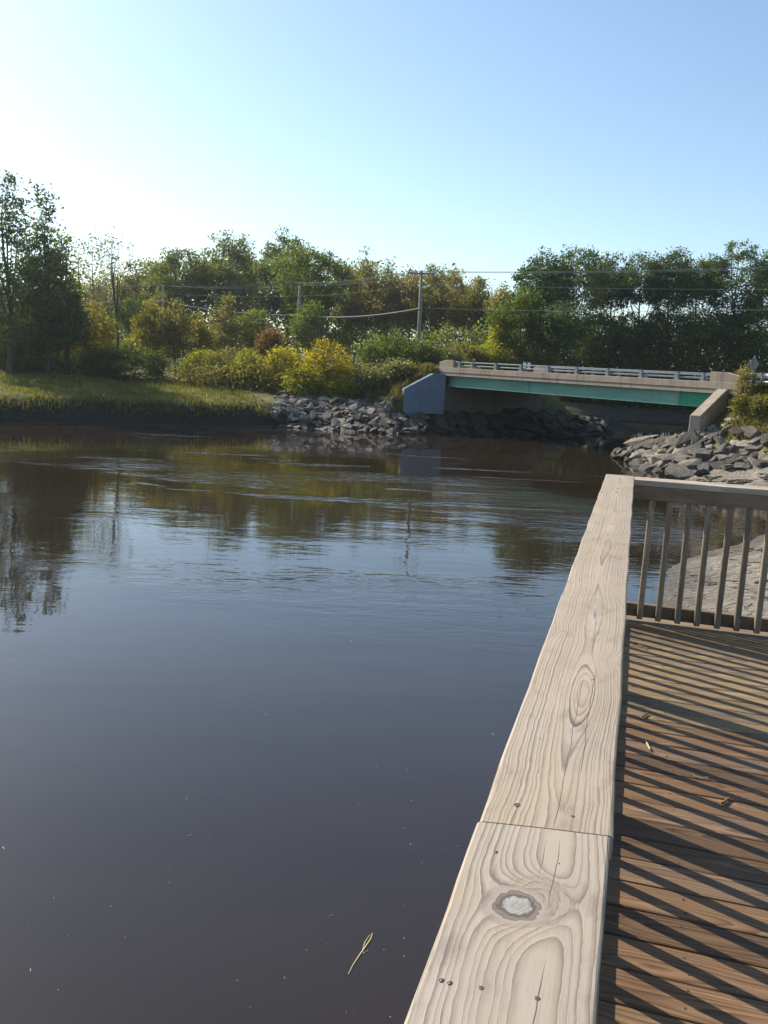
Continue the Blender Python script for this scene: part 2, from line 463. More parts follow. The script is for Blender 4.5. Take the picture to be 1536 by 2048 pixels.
def cap_wood(name, lumps, knots, cracks, seed, ringf, pith, grey=0.0):
    """weathered cap board; x runs across the board, y along it (metres from the far corner)"""
    n = NT(name)
    P = n.coord('Object')
    x, y, z = n.sep(P)
    sd_ = float(seed)
    wig = n.noise(n.vadd(n.comb(n.mul(x, 14.0), n.mul(y, 5.0), sd_), (0, 0, 0)), 1.0, 3, .55)
    lo = n.noise(n.comb(n.mul(x, 3.0), n.mul(y, 1.2), sd_ + 5), 1.0, 2, .5)
    dn = n.noise(n.comb(3.3, n.mul(y, .8), sd_ + 9), 1.0, 1, .5)
    ax = n.add(n.sub(x, pith), n.add(n.mul(n.sub(lo, .5), .05), n.mul(n.sub(wig, .5), .009)))
    wig2 = n.noise(n.comb(n.mul(x, 30.0), n.mul(y, 16.0), sd_ + 70), 1.0, 3, .6)
    ax = n.add(ax, n.mul(n.sub(wig2, .5), .0055))
    d = n.add(.02, n.mul(dn, .03))
    r = n.m('SQRT', n.add(n.mul(ax, ax), n.mul(d, d)))
    for (kx, ky, sx, sy, amp) in lumps:
        q = n.add(n.m('POWER', n.m('ABSOLUTE', n.mul(n.sub(x, kx), 1 / sx)), 2.0), n.m('POWER', n.m('ABSOLUTE', n.mul(n.sub(y, ky), 1 / sy)), 2.0))
        r = n.add(r, n.mul(n.m('EXPONENT', n.mul(q, -1.0)), amp))
    fine = n.noise(n.comb(n.mul(x, 220.0), n.mul(y, 6.0), sd_), 1.0, 3, .6)
    v = n.add(n.mul(r, ringf), n.mul(fine, .3))
    # rings are uneven in width
    v = n.add(v, n.mul(n.m('SINE', n.mul(r, ringf * 1.9)), .22))
    fr = n.m('FRACT', v)
    ringid = n.m('FLOOR', v)
    rtone = n.node('ShaderNodeTexWhiteNoise', {'W': ringid}, out=0, noise_dimensions='1D')
    LT, MD, DK, RG = (.40, .325, .24), (.27, .215, .16), (.092, .074, .058), (.43, .375, .31)
    c = n.ramp(fr, [(0.0, LT), (.30, LT), (.58, MD), (.78, DK), (.92, RG), (1.0, LT)])
    plain = n.ramp(n.noise(n.comb(n.mul(x, 9.0), n.mul(y, 3.0), sd_ + 2), 1.0, 3, .55), [(.3, (.33, .25, .165)), (.7, (.43, .35, .255))])
    c = n.mix(n.mul(rtone, .7), c, plain)
    fib = n.noise(n.comb(n.mul(x, 420.0), n.mul(y, 14.0), sd_ + 81), 1.0, 3, .7)
    c = n.mix(n.mul(n.smooth(fib, .50, .72), .45), c, n.mix(1.0, c, (.6, .57, .55), 'MULTIPLY'))
    stk = n.noise(n.comb(n.mul(x, 90.0), n.mul(y, 2.4), sd_ + 61), 1.0, 4, .65)
    c = n.mix(n.mul(n.smooth(stk, .52, .74), .5), c, n.mix(1.0, c, (.66, .64, .63), 'MULTIPLY'))
    fade = n.noise(n.comb(n.mul(x, 11.0), n.mul(y, 2.6), sd_ + 91), 1.0, 3, .6)
    c = n.mix(n.mul(n.smooth(fade, .48, .70), .5), c, plain)
    # silvery weathering and tan patches
    pa = n.noise(n.comb(n.mul(x, 8.0), n.mul(y, 2.2), sd_ + 20), 1.0, 4, .6)
    c = n.mix(n.mul(n.smooth(pa, .42, .70), .55 + .25 * grey), c, n.mix(1.0, c, (.94, .97, 1.06), 'MULTIPLY'))
    c = n.mix(n.mul(n.smooth(n.noise(n.comb(n.mul(x, 12.0), n.mul(y, 3.5), sd_ + 31), 1.0, 3, .6), .52, .72), .38), c, (.36, .275, .175))
    sm = n.noise(n.comb(n.mul(x, 16.0), n.mul(y, 7.0), sd_ + 47), 1.0, 4, .65)
    c = n.mix(n.mul(n.smooth(sm, .53, .72), .6), c, n.mix(1.0, c, (.62, .60, .61), 'MULTIPLY'))
    c = n.mix(.08 + .22 * grey, c, n.mix(1.0, n.node('ShaderNodeRGBToBW', {0: c}), (1.04, .99, .95), 'MULTIPLY'))
    hk = None
    for (kx, ky, rx, ry, core, freq, dark) in knots:
        wob = n.noise(n.comb(n.mul(x, 45.0), n.mul(y, 30.0), sd_ + kx * 99), 1.0, 3, .6)
        q = n.m('SQRT', n.add(n.m('POWER', n.m('ABSOLUTE', n.mul(n.sub(x, kx), 1 / rx)), 2.0), n.m('POWER', n.m('ABSOLUTE', n.mul(n.sub(y, ky), 1 / ry)), 2.0)))
        q = n.add(q, n.mul(n.sub(wob, .5), .75))
        rings = n.m('FRACT', n.mul(q, freq))
        kc = n.ramp(rings, [(0, (.33, .28, .225)), (.6, (.26, .215, .17)), (.85, (.14, .115, .095)), (1, (.33, .28, .225))])
        c = n.mix(n.mul(n.smooth(q, 1.65, .95), dark), c, kc)
        if core:
            c = n.mix(n.smooth(q, .92, .70), c, (.105, .09, .075))
            c = n.mix(n.smooth(q, .66, .54), c, n.ramp(wob, [(.35, (.33, .32, .31)), (.55, (.31, .29, .265)), (.75, (.23, .205, .18))]))
            cr = n.m('ABSOLUTE', n.sub(n.m('FRACT', n.add(n.mul(q, 3.3), n.mul(wob, 1.2))), .5))
            c = n.mix(n.mul(n.mul(n.smooth(cr, .10, .02), n.smooth(q, .62, .5)), .6), c, (.16, .15, .14))
            hk = n.mul(n.smooth(q, .95, .7), -1.0)
    crk = None
    for (kx, y0, y1, wd) in cracks:
        wv = n.noise(n.comb(0.0, n.mul(y, 7.0), kx * 77 + sd_), 1.0, 3, .6)
        dd = n.m('ABSOLUTE', n.sub(n.sub(x, kx), n.mul(n.sub(wv, .5), .012)))
        mk = n.mul(n.mul(n.smooth(dd, wd, wd * .3), n.smooth(y, y0, y0 + .06)), n.smooth(y, y1, y1 - .06))
        crk = mk if crk is None else n.m('MAXIMUM', crk, mk)
    if crk is not None:
        c = n.mix(n.mul(crk, .85), c, (.09, .07, .055))
    h = n.add(n.ramp(fr, [(0, .55), (.6, .45), (.82, 0.0), (.90, 1.0), (1.0, .55)]), n.mul(fine, .35))
    if hk is not None: h = n.add(h, n.mul(hk, .8))
    if crk is not None: h = n.sub(h, n.mul(crk, 2.0))
    return n.finish(c, .8, n.bump(h, .3, .0011), spec=.22)

# ------------------------------------------------------------------ ground and river
U = Vector((-0.5932, 0.8051, 0))      # along the bridge, from its near end to its far end
Wd = Vector((0.8051, 0.5932, 0))      # across the bridge, away from the viewer
P7 = Vector((15.81, 48.0, 0))
def BP(k, off, z):                    # bridge coordinates; the deck climbs a little to the far end
    p = P7 + U * k + Wd * off
    return (p.x, p.y, z + .0075 * k)

SHORE = [  # water's edge, with the kind of bank that begins at each point
    (-140, 18, 'm'), (-60, 34, 'm'), (-27.3, 48.2, 'm'), (-23.5, 51.4, 'm'), (-18.9, 55.0, 'm'), (-15.5, 56.2, 'm'), (-12.7, 56.6, 'm'), (-9.7, 58.3, 'm'),
    (-7.9, 60.3, 'l'), (-6.6, 60.3, 'l'), (-5.0, 60.5, 'l'), (-2.6, 59.3, 'l'), (.8, 59.3, 'l'), (3.4, 60.8, 'u'), (8, 62.8, 'u'), (12.8, 65.6, 'u'),
    (17.9, 70.5, 'u'), (22.5, 75.5, 'u'), (20, 82, 'f'), (21.5, 91, 'f'), (27, 94, 'f'), (35, 95, 'f'), (70, 95, 'f'), (120, 105, 'f'), (120, 96, 'f'), (70, 90, 'f'), (45, 80, 'f'), (30, 68, 'r'),
    (20, 59.5, 'r'), (14.6, 52.5, 'r'), (13.7, 50.9, 'r'), (13.4, 48, 'r'), (13.5, 45.4, 'r'), (13.6, 41.8, 'r'), (13.9, 39.5, 'b'), (13.8, 35.2, 'b'), (14.5, 31.9, 'b'), (17, 30.5, 'b'),
    (21, 30, 'b'), (21, 28.5, 'b'), (16, 27.5, 'd'), (11.8, 25.7, 'd'), (10.6, 24.3, 'd'), (9.2, 22.8, 'd'), (7.9, 21.4, 'd'), (6.8, 19.8, 'd'), (5.7, 16.6, 'd'), (4.4, 13.6, 'd'),
    (3.7, 10, 'd'), (3.2, 5, 'd'), (3.0, -80, 'd'), (-140, -80, 'd')]
PROF = {'m': (2.3, 1.62, .06), 'l': (.5, 1.85, .05), 'u': (.52, 1.8, .02), 'f': (.6, 1.3, .05), 'r': (.62, 1.7, .05), 'b': (.16, .45, .085), 'd': (.09, .35, .05)}
SX = np.array([p[0] for p in SHORE], float)
SY = np.array([p[1] for p in SHORE], float)
PR = np.array([PROF[p[2]] for p in SHORE])
KI = np.array([p[2] for p in SHORE])
def fbm(x, y, s=1.0, oct=4):
    v = np.zeros_like(x, dtype=float)
    a, f = 1.0, s
    for i in range(oct):
        v += a * (np.sin(x * f * 1.7 + 1.3 * i + 1.1 * np.sin(y * f * 1.3 + i)) * np.sin(y * f * 1.9 - .7 * i + 1.2 * np.sin(x * f * 1.1 + 2 * i)))
        a *= .5; f *= 2.03
    return v
def terrain(x, y, want_zone=False):
    x = np.atleast_1d(np.asarray(x, float)); y = np.atleast_1d(np.asarray(y, float))
    n = len(SX)
    best = np.full(x.shape, 1e9)
    inside = np.zeros(x.shape, bool)
    ws = np.zeros(x.shape); acc = np.zeros(x.shape + (3,))
    gz = {k: np.zeros(x.shape) for k in PROF}
    for i in range(n):
        j = (i + 1) % n
        ax, ay, bx, by = SX[i], SY[i], SX[j], SY[j]
        dx, dy = bx - ax, by - ay
        t = np.clip(((x - ax) * dx + (y - ay) * dy) / (dx * dx + dy * dy), 0, 1)
        d = np.hypot(x - ax - t * dx, y - ay - t * dy)
        best = np.minimum(best, d)
        wgt = 1 / (d + .05) ** 4
        ws += wgt
        acc += wgt[..., None] * PR[i]
        gz[KI[i]] += wgt
        c = ((ay > y) != (by > y)) & (x < (bx - ax) * (y - ay) / (by - ay + 1e-12) + ax)
        inside ^= c
    acc /= ws[..., None]
    wob = .26 * fbm(x, y, .9, 4)
    d = np.where(inside, -best, best)
    dl = np.maximum(d + np.where(best < 6, wob * .5, wob), 0)
    s1, m1, s2 = acc[..., 0], acc[..., 1], acc[..., 2]
    h = m1 * (1 - np.exp(-s1 * dl / m1 * 1.15)) + np.minimum(s2 * dl, 3.0)
    h += .07 * fbm(x, y, .55, 4) * np.clip(dl / 2, 0, 1)
    mudz = (gz['d'] + gz['b']) / ws
    h += mudz * (.018 * fbm(x, y, 2.6, 3) + .03 * fbm(x * .6, y * 1.5, 1.6, 2)) * np.clip(dl / .6, 0, 1)
    h = np.where(inside, -np.minimum(.16 * best, 1.6), h)
    # road embankment each side of the bridge
    rx, ry = x - P7.x, y - P7.y
    k = rx * U.x + ry * U.y
    off = rx * Wd.x + ry * Wd.y
    kk = np.where(k > 21, k - 21, 0)
    offc = off - (-.004 * kk ** 2) * 1.0            # the far road bends towards the left
    side = np.where(offc < -.6, -.6 - offc, np.where(offc > 11, offc - 11, 0))
    top = 4.36 + .0075 * np.clip(k, -20, 25)
    slope = np.where(k > 10, .75, .95)
    emb = top - slope * side
    emb += .10 * fbm(x, y, 1.1, 3) * np.clip(side, 0, 1)
    endgap = np.minimum(np.maximum(k - 20.6, -3.2 - k), 50)
    ok = endgap > 0
    # fill beside the wing walls stays behind them
    h = np.where(ok & (np.abs(k) < 150), np.maximum(h, emb), h)
    # the slot of low ground beside the near wing wall
    ax_, ay_ = x - 17.40, y - 45.75
    al = ax_ * -.659 + ay_ * -.752
    pe = ax_ * .752 - ay_ * .659
    lim = 1.92 + np.clip(3.2 - al, 0, 4) * .42 + np.maximum(pe - 1.25, 0) * 1.5
    h = np.where((al > -.6) & (al < 4.2) & (pe > -.2) & (pe < 3.2), np.minimum(h, lim), h)
    if want_zone:
        z = {q: v / ws for q, v in gz.items()}
        return h, d, k, offc, z
    return h
def tz(x, y): return float(terrain(x, y)[0])

def axis(a0, a1, fine, coarse, f0, f1, far):
    mid = [a0]
    while mid[-1] < a1:
        mid.append(mid[-1] + (fine if f0 <= mid[-1] < f1 else coarse))
    lo = [a0 - e for e in far][::-1]; hi = [mid[-1] + e for e in far]
    return np.array(lo + mid + hi)
FAR = [4, 10, 20, 40, 80, 160, 320, 640, 1200]
gx = axis(-46, 52, .22, .55, 3, 19, FAR)
gy = axis(-10, 112, .22, .5, 12, 52, FAR)
GX, GY = np.meshgrid(gx, gy)
shp = GX.shape
H, D, K, OFF, Z = terrain(GX.ravel(), GY.ravel(), True)
nx, ny = len(gx), len(gy)
idx = np.arange(nx * ny).reshape(ny, nx)
quads = np.stack([idx[:-1, :-1], idx[:-1, 1:], idx[1:, 1:], idx[1:, :-1]], -1).reshape(-1, 4)
onemb = (np.abs(K) < 160) & ((K > 20.6) | (K < -3.2)) & (OFF < 12) & (OFF > -6)
mud = Z['d'] + Z['b'] + Z['u'] * .6 + Z['l'] * .5
grass = np.clip((H - 1.15) / .5, 0, 1)
grass = np.where(Z['m'] > .5, np.clip((H - 1.45) / .2, 0, 1), grass)
soil = np.clip(Z['m'] + Z['l'] + Z['u'] + Z['f'] * .8, 0, 1)
ground = mesh_obj('ground', np_mesh('ground', np.stack([GX.ravel(), GY.ravel(), H], 1), quads,
                  {'grass': ('POINT', grass), 'soil': ('POINT', soil)}, True), GROUND)
tag(ground, kind='structure')
water = MB().add([(-300, -200, 0), (300, -200, 0), (300, 300, 0), (-300, 300, 0)], [(0, 1, 2, 3)]).build('river_water', WATER)
tag(water, kind='structure')

# ------------------------------------------------------------------ road and bridge
RW = 10.4                                     # bridge width
road = MB()
def road_c(k):
    kk = max(k - 21, 0)
    return -.004 * kk ** 2
rp = []
for k in [-60, -40, -20, -10, -4.2, 0, 10, 20.4, 24, 30, 36, 44, 52, 60, 70, 80]:
    c0 = road_c(k)
    rp.append((BP(k, .7 + c0, 4.43), BP(k, RW - .7 + c0, 4.43)))
for i in range(len(rp) - 1):
    road.add([rp[i][0], rp[i][1], rp[i + 1][1], rp[i + 1][0]], [(0, 1, 2, 3)])
tag(road.build('road', ASPHALT), kind='structure')
ln = MB()
for i in range(len(rp) - 1):
    for o_ in (.49, .505):
        q = [tuple(Vector(rp[j][0]).lerp(Vector(rp[j][1]), o_ + e) + Vector((0, 0, .005))) for j, e in ((i, 0), (i, .008), (i + 1, .008), (i + 1, 0))]
        ln.add(q, [(0, 1, 2, 3)])
tag(ln.build('road_markings', PAINT_Y), kind='structure')

bridge = thing('road_bridge', 'low road bridge with green steel girders crossing the river', 'bridge', BP(8, 5, 3.2))
bridge_inv = Matrix.Translation(-Vector(bridge.location))
def bpart(mb, name, mat, parent=bridge, bevel=0):
    o = mb.build(name, mat, parent, bevel)
    o.data.transform(bridge_inv)
    return o
for off in (.32, 3.5, 6.7, 9.9):               # steel plate girders with flanges
    for (k0, k1, mt) in ((-2.6, -.16, GIRD2), (-.16, 19.75, GIRD)) if off == .32 else ((-2.6, 19.75, GIRD),):
        g = MB()
        g.box((k0, off, 3.26), (k1, off + .05, 3.985), BP)
        g.box((k0, off - .09, 3.215), (k1, off + .16, 3.257), BP)
        o = bpart(g, 'girder', mt)
        if mt is GIRD2: o['label'] = 'freshly painted bright green girder end'
dk = MB().box((-2.7, .30, 3.99), (20.3, RW - .30, 4.40), BP)
bpart(dk, 'bridge_deck', CONC)
for sgn, o0 in ((-1, 0.0), (1, RW)):           # kerb and fascia: two courses with a drip line between
    f = MB()
    a, b = (o0, o0 + .285) if sgn < 0 else (o0 - .285, o0)
    f.box((-3.85, a, 3.985), (20.6, b, 4.225), BP)
    bpart(f, 'fascia', CONC, bevel=.012)
    f = MB()
    a, b = (o0 - .035, o0 + .42) if sgn < 0 else (o0 - .42, o0 + .035)
    f.box((-3.85, a, 4.232), (20.6, b, 4.60), BP)
    bpart(f, 'kerb', CONC, bevel=.015)
    ds = MB().box((-3.8, a + .03, 4.2255), (20.55, b - .03, 4.2315), BP)
    bpart(ds, 'drip_joint', DARKSTEEL)
    # steel rail
    out = .13 if sgn < 0 else -.13
    c0 = o0 + out
    pm = MB()
    ks = [-1.62] + [2.44 * i for i in range(8)] + [18.45]
    for k in ks:
        p = MB()
        wv = .085
        p.prism([(-wv * 1.35, 4.615), (wv * 1.35, 4.615), (wv * .85, 5.06), (-wv * .85, 5.06)],
                lambda kk, z: BP(k + kk, c0 - .055, z), lambda kk, z: BP(k + kk, c0 + .055 + (.05 if z < 4.7 else 0), z))
        p.box((k - .17, c0 - .11, 4.6015), (k + .17, c0 + .14, 4.614), BP)
        bpart(p, 'rail_post', STEEL)
    for (z0, z1) in ((4.965, 5.045), (4.745, 4.815)):
        r = MB()
        oo = c0 + (.06 if sgn < 0 else -.06 - .08)
        r.box((-2.25, oo, z0), (19.0, oo + .08, z1), BP)
        bpart(r, 'rail', STEEL, bevel=.012)
    # concrete end blocks, sloping down to the road
    for kA, kB in ((-2.15, -3.84), (19.0, 20.6)):
        s2 = -1 if kB < kA else 1
        bl = MB()
        km = kA + s2 * .85
        prof = [(kA, 4.602), (kB, 4.602), (kB, 4.97 if kB < 0 else 4.98), (km, 5.13), (kA, 5.13)]
        bl.prism(prof, lambda kk, z: BP(kk, o0 + (.002 if sgn < 0 else -.43), z), lambda kk, z: BP(kk, o0 + (.43 if sgn < 0 else -.002), z))
        bpart(bl, 'end_block', CONC, bevel=.015)
bpart(MB().box((-2.15, .0, 2.6), (-2.0, RW, 3.2), BP), 'bearing_seat', CONC)

# abutments and wing walls stand by themselves
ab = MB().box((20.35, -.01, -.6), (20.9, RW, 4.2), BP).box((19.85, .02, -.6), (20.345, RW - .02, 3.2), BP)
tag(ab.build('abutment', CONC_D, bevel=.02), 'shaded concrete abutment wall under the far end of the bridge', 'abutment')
ab = MB().box((-3.4, .02, -.6), (-2.2, RW - .02, 3.2), BP)
tag(ab.build('abutment', CONC_D, bevel=.02), 'concrete abutment hidden behind the rocks at the near bridge end', 'abutment')
def wing(name, p0, p1, zt0, zt1, flat, zb, th, side, mat, label):
    p0, p1 = Vector((*p0, 0)), Vector((*p1, 0))
    d = (p1 - p0); L = d.length; d.normalize()
    nrm = Vector((d.y, -d.x, 0)) * side
    prof = [(0, zb), (L, zb), (L, zt1), (flat, zt0), (0, zt0)]
    mb = MB().prism(prof, lambda a, z: tuple(p0 + d * a + Vector((0, 0, z))), lambda a, z: tuple(p0 + d * a + nrm * th + Vector((0, 0, z))))
    t = thing(name, label, 'wing wall', (p0.x, p0.y, zb))
    o = mb.build('wall_stem', mat, t, bevel=.03)
    o.data.transform(Matrix.Translation((-p0.x, -p0.y, -zb)))
    foot = MB().box((L - .62, -.02 if side > 0 else -.02, .02), (L + .03, th + .03, .62 if side else 0))
    foot = MB().prism([(L - .5, zb - .3), (L + .025, zb - .3), (L + .025, zb + .62), (L - .5, zb + .62)],
                      lambda a, z: tuple(p0 + d * a - nrm * .022 + Vector((0, 0, z))), lambda a, z: tuple(p0 + d * a + nrm * (th + .022) + Vector((0, 0, z))))
    o = foot.build('wall_footing', mat, t, bevel=.02)
    o.data.transform(Matrix.Translation((-p0.x, -p0.y, -zb)))
    return t
cR = Vector(BP(-2.75, -.05, 0)); eR = at_y(1380, 829, 43.2)
wing('wing_wall', (cR.x, cR.y), (eR.x, eR.y), 4.22, 2.87, .15, 1.45, .56, -1, CONC, 'sunlit tan concrete wing wall sloping down to rocks beside grassy bank')
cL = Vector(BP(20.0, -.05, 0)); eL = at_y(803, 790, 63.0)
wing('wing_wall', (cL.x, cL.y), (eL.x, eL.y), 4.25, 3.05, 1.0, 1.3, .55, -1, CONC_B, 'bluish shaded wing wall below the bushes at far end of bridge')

# road guardrails of timber and steel
def guardrail(pts, label, gl):
    p0 = Vector(pts[0])
    t = thing('guardrail', label, 'guardrail', p0)
    for a, b in zip(pts[:-1], pts[1:]):
        a, b = Vector(a) - p0, Vector(b) - p0
        d = (b - a).normalized(); nn = Vector((d.y, -d.x, 0))
        for z0, z1, e in ((.62, .86, .0), (.36, .48, .012)):
            mb = MB().prism([(0, z0), (.05, z0), (.08, (z0 + z1) / 2), (.05, z1), (0, z1)], lambda q, z: tuple(a + nn * q + Vector((0, 0, z))), lambda q, z: tuple(b + nn * q + Vector((0, 0, z))))
            mb.build('rail_beam', gl, t)
    L = 0
    for a, b in zip(pts[:-1], pts[1:]):
        a, b = Vector(a) - p0, Vector(b) - p0
        nseg = max(1, int((b - a).length / 2.0))
        for i in range(nseg):
            q = a.lerp(b, (i + .5) / nseg)
            MB().box((q.x - .08, q.y - .08, q.z - .5), (q.x + .08, q.y + .08, q.z + .9)).build('guardrail_post', RAIL_Z, t)
    return t
GLT = steel_mat('guardrail_steel', (.42, .41, .38))
guardrail([BP(-3.95, .35, 4.3), BP(-8, .2, 4.3), BP(-14, -.1, 4.3)], 'low steel guardrail with dark posts running on from near bridge end', GLT)
guardrail([BP(30, -.3 + road_c(30), 4.35), BP(36, -.3 + road_c(36), 4.3), BP(42, -.3 + road_c(42), 4.25)], 'pale guardrail glimpsed above yellow-green bushes left of the utility poles', GLT)

# diamond sign seen from behind
sp = at_y(1503, 775, 44.5)
bz = tz(sp.x, sp.y)
t = thing('diamond_sign', 'diamond road sign seen from its bare back, on a post by guardrail', 'sign', (sp.x, sp.y, bz))
top = at_y(1507, 712, 44.5).z - bz
MB().box((-.035, .0, -.3), (.035, .05, top + .02)).build('sign_post', STEEL, t)
h_ = .40
MB().prism([(0, top - 2 * h_), (h_ * .72, top - h_), (0, top), (-h_ * .72, top - h_)], lambda a, z: (a, .055, z), lambda a, z: (a, .062, z)).build('sign_panel', STEEL, t)
MB().box((-.05, -.09, -.4), (.11, .0, 1.15)).build('timber_stub', DARKSTEEL, t)

# small white marker beyond the bridge rail
q = at_y(1055, 722, 66.0)
t = thing('road_marker', 'small white marker board behind the bridge rail', 'sign', (q.x, q.y, 4.45))
MB().box((-.03, -.03, 0), (.03, .03, .9)).build('marker_post', STEEL, t)
for i in (-1, 1):
    MB().box((-.05 + i * .17 - .09, -.05, .42), (-.05 + i * .17 + .12, -.032, .98)).build('marker_board', WHITE, t)

# ------------------------------------------------------------------ stones
def stone_mesh(seed):
    r = random.Random(seed)
    bm = bmesh.new()
    for i in range(13):
        v = Vector((r.gauss(0, 1), r.gauss(0, 1), r.gauss(0, 1))).normalized()
        v = Vector((max(-.62, min(.62, v.x * .8)), max(-.52, min(.52, v.y * .8)), max(-.40, min(.40, v.z * .72))))
        bm.verts.new(v + Vector((r.uniform(-.06, .06),) * 3))
    res = bmesh.ops.convex_hull(bm, input=bm.verts)
    bmesh.ops.delete(bm, geom=[g for g in res['geom_interior'] if isinstance(g, bmesh.types.BMVert)], context='VERTS')
    bmesh.ops.dissolve_limit(bm, angle_limit=.22, verts=bm.verts, edges=bm.edges)
    bmesh.ops.bevel(bm, geom=list(bm.edges), offset=.022, segments=1, affect='EDGES', clamp_overlap=True)
    bm.normal_update()
    me = bpy.data.meshes.new('stone')
    bm.to_mesh(me); bm.free()
    me.materials.append(STONE)
    return me
STONES = [stone_mesh(s) for s in range(14)]
def put_stone(parent, x, y, size, r, sink=.12, flat=.62, zadd=0.0):
    o = bpy.data.objects.new('stone', r.choice(STONES))
    z = tz(x, y)
    e = .8
    gxn = (tz(x + e, y) - tz(x - e, y)) / (2 * e); gyn = (tz(x, y + e) - tz(x, y - e)) / (2 * e)
    nrm = Vector((-gxn + r.gauss(0, .28), -gyn + r.gauss(0, .28), 1)).normalized()
    rot = Vector((0, 0, 1)).rotation_difference(nrm) @ Matrix.Rotation(r.uniform(0, 6.28), 3, 'Z').to_quaternion()
    sx, sy, sz = size * r.uniform(.8, 1.35), size * r.uniform(.65, 1.0), size * r.uniform(.55, 1.0) * flat
    m = Matrix.LocRotScale(Vector((x, y, z + sz * (.40 - sink) + zadd)), rot, Vector((sx, sy, sz)))
    link(o, parent)
    o.matrix_local = parent.matrix_world.inverted() @ m if parent.type != 'EMPTY' else Matrix.Translation(-Vector(parent.location)) @ m
    return o
def scatter(n_try, box, accept, mind, r, sizes):
    pts = []
    for _ in range(n_try):
        x, y = r.uniform(box[0], box[1]), r.uniform(box[2], box[3])
        a = accept(x, y)
        if a <= 0 or r.random() > a: continue
        s = r.uniform(*sizes) * (1.35 if r.random() < .18 else 1.0)
        if all((x - q[0]) ** 2 + (y - q[1]) ** 2 > (mind * .5 * (s + q[2])) ** 2 for q in pts):
            pts.append((x, y, s))
    return pts
def rip_left(x, y):
    h, d, k, off, z = terrain(x, y, True)
    if z['l'][0] < .5 or d[0] < -.25: return 0
    return 1 if (h[0] < 2.15 and d[0] < 5.5 and x > -8.2 and x < 2.6) else 0
def rip_under(x, y):
    h, d, k, off, z = terrain(x, y, True)
    if z['u'][0] < .5 or d[0] < -.2 or k[0] > 19.6 or x > 19: return 0
    return 1 if h[0] < 2.3 else 0
wl = Vector((eR.x - cR.x, eR.y - cR.y, 0)).normalized()
def rip_right(x, y):
    h, d, k, off, z = terrain(x, y, True)
    if d[0] < -.25 or h[0] > 2.15 or y > 54: return 0
    if k[0] > -1.2 and off[0] > .5: return 0
    q = Vector((x - cR.x, y - cR.y, 0))                       # keep off the wall itself
    al = q.dot(wl); pe = q.dot(Vector((-wl.y, wl.x, 0)))
    if -.3 < al < 3.4 and -.35 < pe < 1.0: return 0
    if z['r'][0] > .45: return 1
    return 1 if (42.8 < y < 46.5 and x < 21 and .75 < h[0]) else 0
rr = random.Random(5)
slopeL = MB().add([(0, 0, 0), (.01, 0, 0), (0, .01, 0)], [(0, 1, 2)])
def slope_piece(name):
    o = bpy.data.objects.new(name, None)
    o.empty_display_size = .2
    link(o)
    return tag(o, kind='structure')
bankL = slope_piece('riprap_slope'); 
ptsL = scatter(5200, (-9.5, 7, 58.5, 67), rip_left, .62, rr, (.36, .72))
ptsL.sort(key=lambda q: q[1])
for x, y, s in ptsL[:290]: put_stone(bankL, x, y, s, rr)
print('left stones', len(ptsL))
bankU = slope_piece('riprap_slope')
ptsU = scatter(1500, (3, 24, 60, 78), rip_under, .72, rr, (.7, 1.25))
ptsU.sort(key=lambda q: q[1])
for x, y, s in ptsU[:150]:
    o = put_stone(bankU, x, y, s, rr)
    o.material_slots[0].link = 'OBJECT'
    o.material_slots[0].material = STONE_SHADE
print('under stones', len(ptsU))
bankR = slope_piece('riprap_slope')
ptsR = scatter(4200, (12.8, 24, 38.5, 54), rip_right, .60, rr, (.45, .88))
for x, y, s in ptsR[:280]: put_stone(bankR, x, y, s, rr, .05)
print('right stones', len(ptsR))
# small pale rubble heaped at the foot of the wing wall
rub = MB()
for i in range(75):
    a = rr.uniform(0, 1)
    c = eR + Vector((.9 + rr.gauss(0, .7), -.45 + rr.gauss(0, .45), 0))
    me = rr.choice(STONES)
    s = rr.uniform(.12, .26)
    z0 = tz(c.x, c.y)
    rm = Matrix.Rotation(rr.uniform(0, 6), 3, 'Z')
    rub.add([tuple(Vector((c.x, c.y, z0 + s * .2)) + rm @ (v.co * s)) for v in me.vertices], [tuple(p.vertices) for p in me.polygons])
tag(rub.build('rubble', NT('pale_rubble').finish((.36, .32, .27), .9)), kind='stuff')
# lumps and ridges of mud on the tidal flat
lump = MB()
MUDLUMP = NT('wet_mud_lump').finish((.105, .085, .062), .75)
nl = 0
cand = sample0 = None
xs_, ys_ = np.random.default_rng(4).uniform(4, 24, 14000), np.random.default_rng(5).uniform(11, 44, 14000)
hh, dd_, kk_, oo_, zz_ = terrain(xs_, ys_, True)
cl_ = fbm(xs_ * .7, ys_ * 1.1, .9, 3)
for i in range(len(xs_)):
    if dd_[i] < .25 or zz_['d'][i] + zz_['b'][i] < .6 or hh[i] > 1.5: continue
    if cl_[i] < .28 and rr.random() > .05: continue
    if nl >= 2600: break
    s = rr.uniform(.03, .10) * (1 + (ys_[i] > 30) * .8)
    me = STONES[nl % 14]
    rm = Matrix.Rotation(rr.gauss(0, .35), 3, 'Z')
    lump.add([(xs_[i] + (rm @ v.co).x * s * 2.4, ys_[i] + (rm @ v.co).y * s * 1.1, hh[i] + v.co.z * s * .55) for v in me.vertices], [tuple(p.vertices) for p in me.polygons])
    nl += 1
tag(lump.build('mud_lumps', MUDLUMP, smooth=True), kind='stuff')
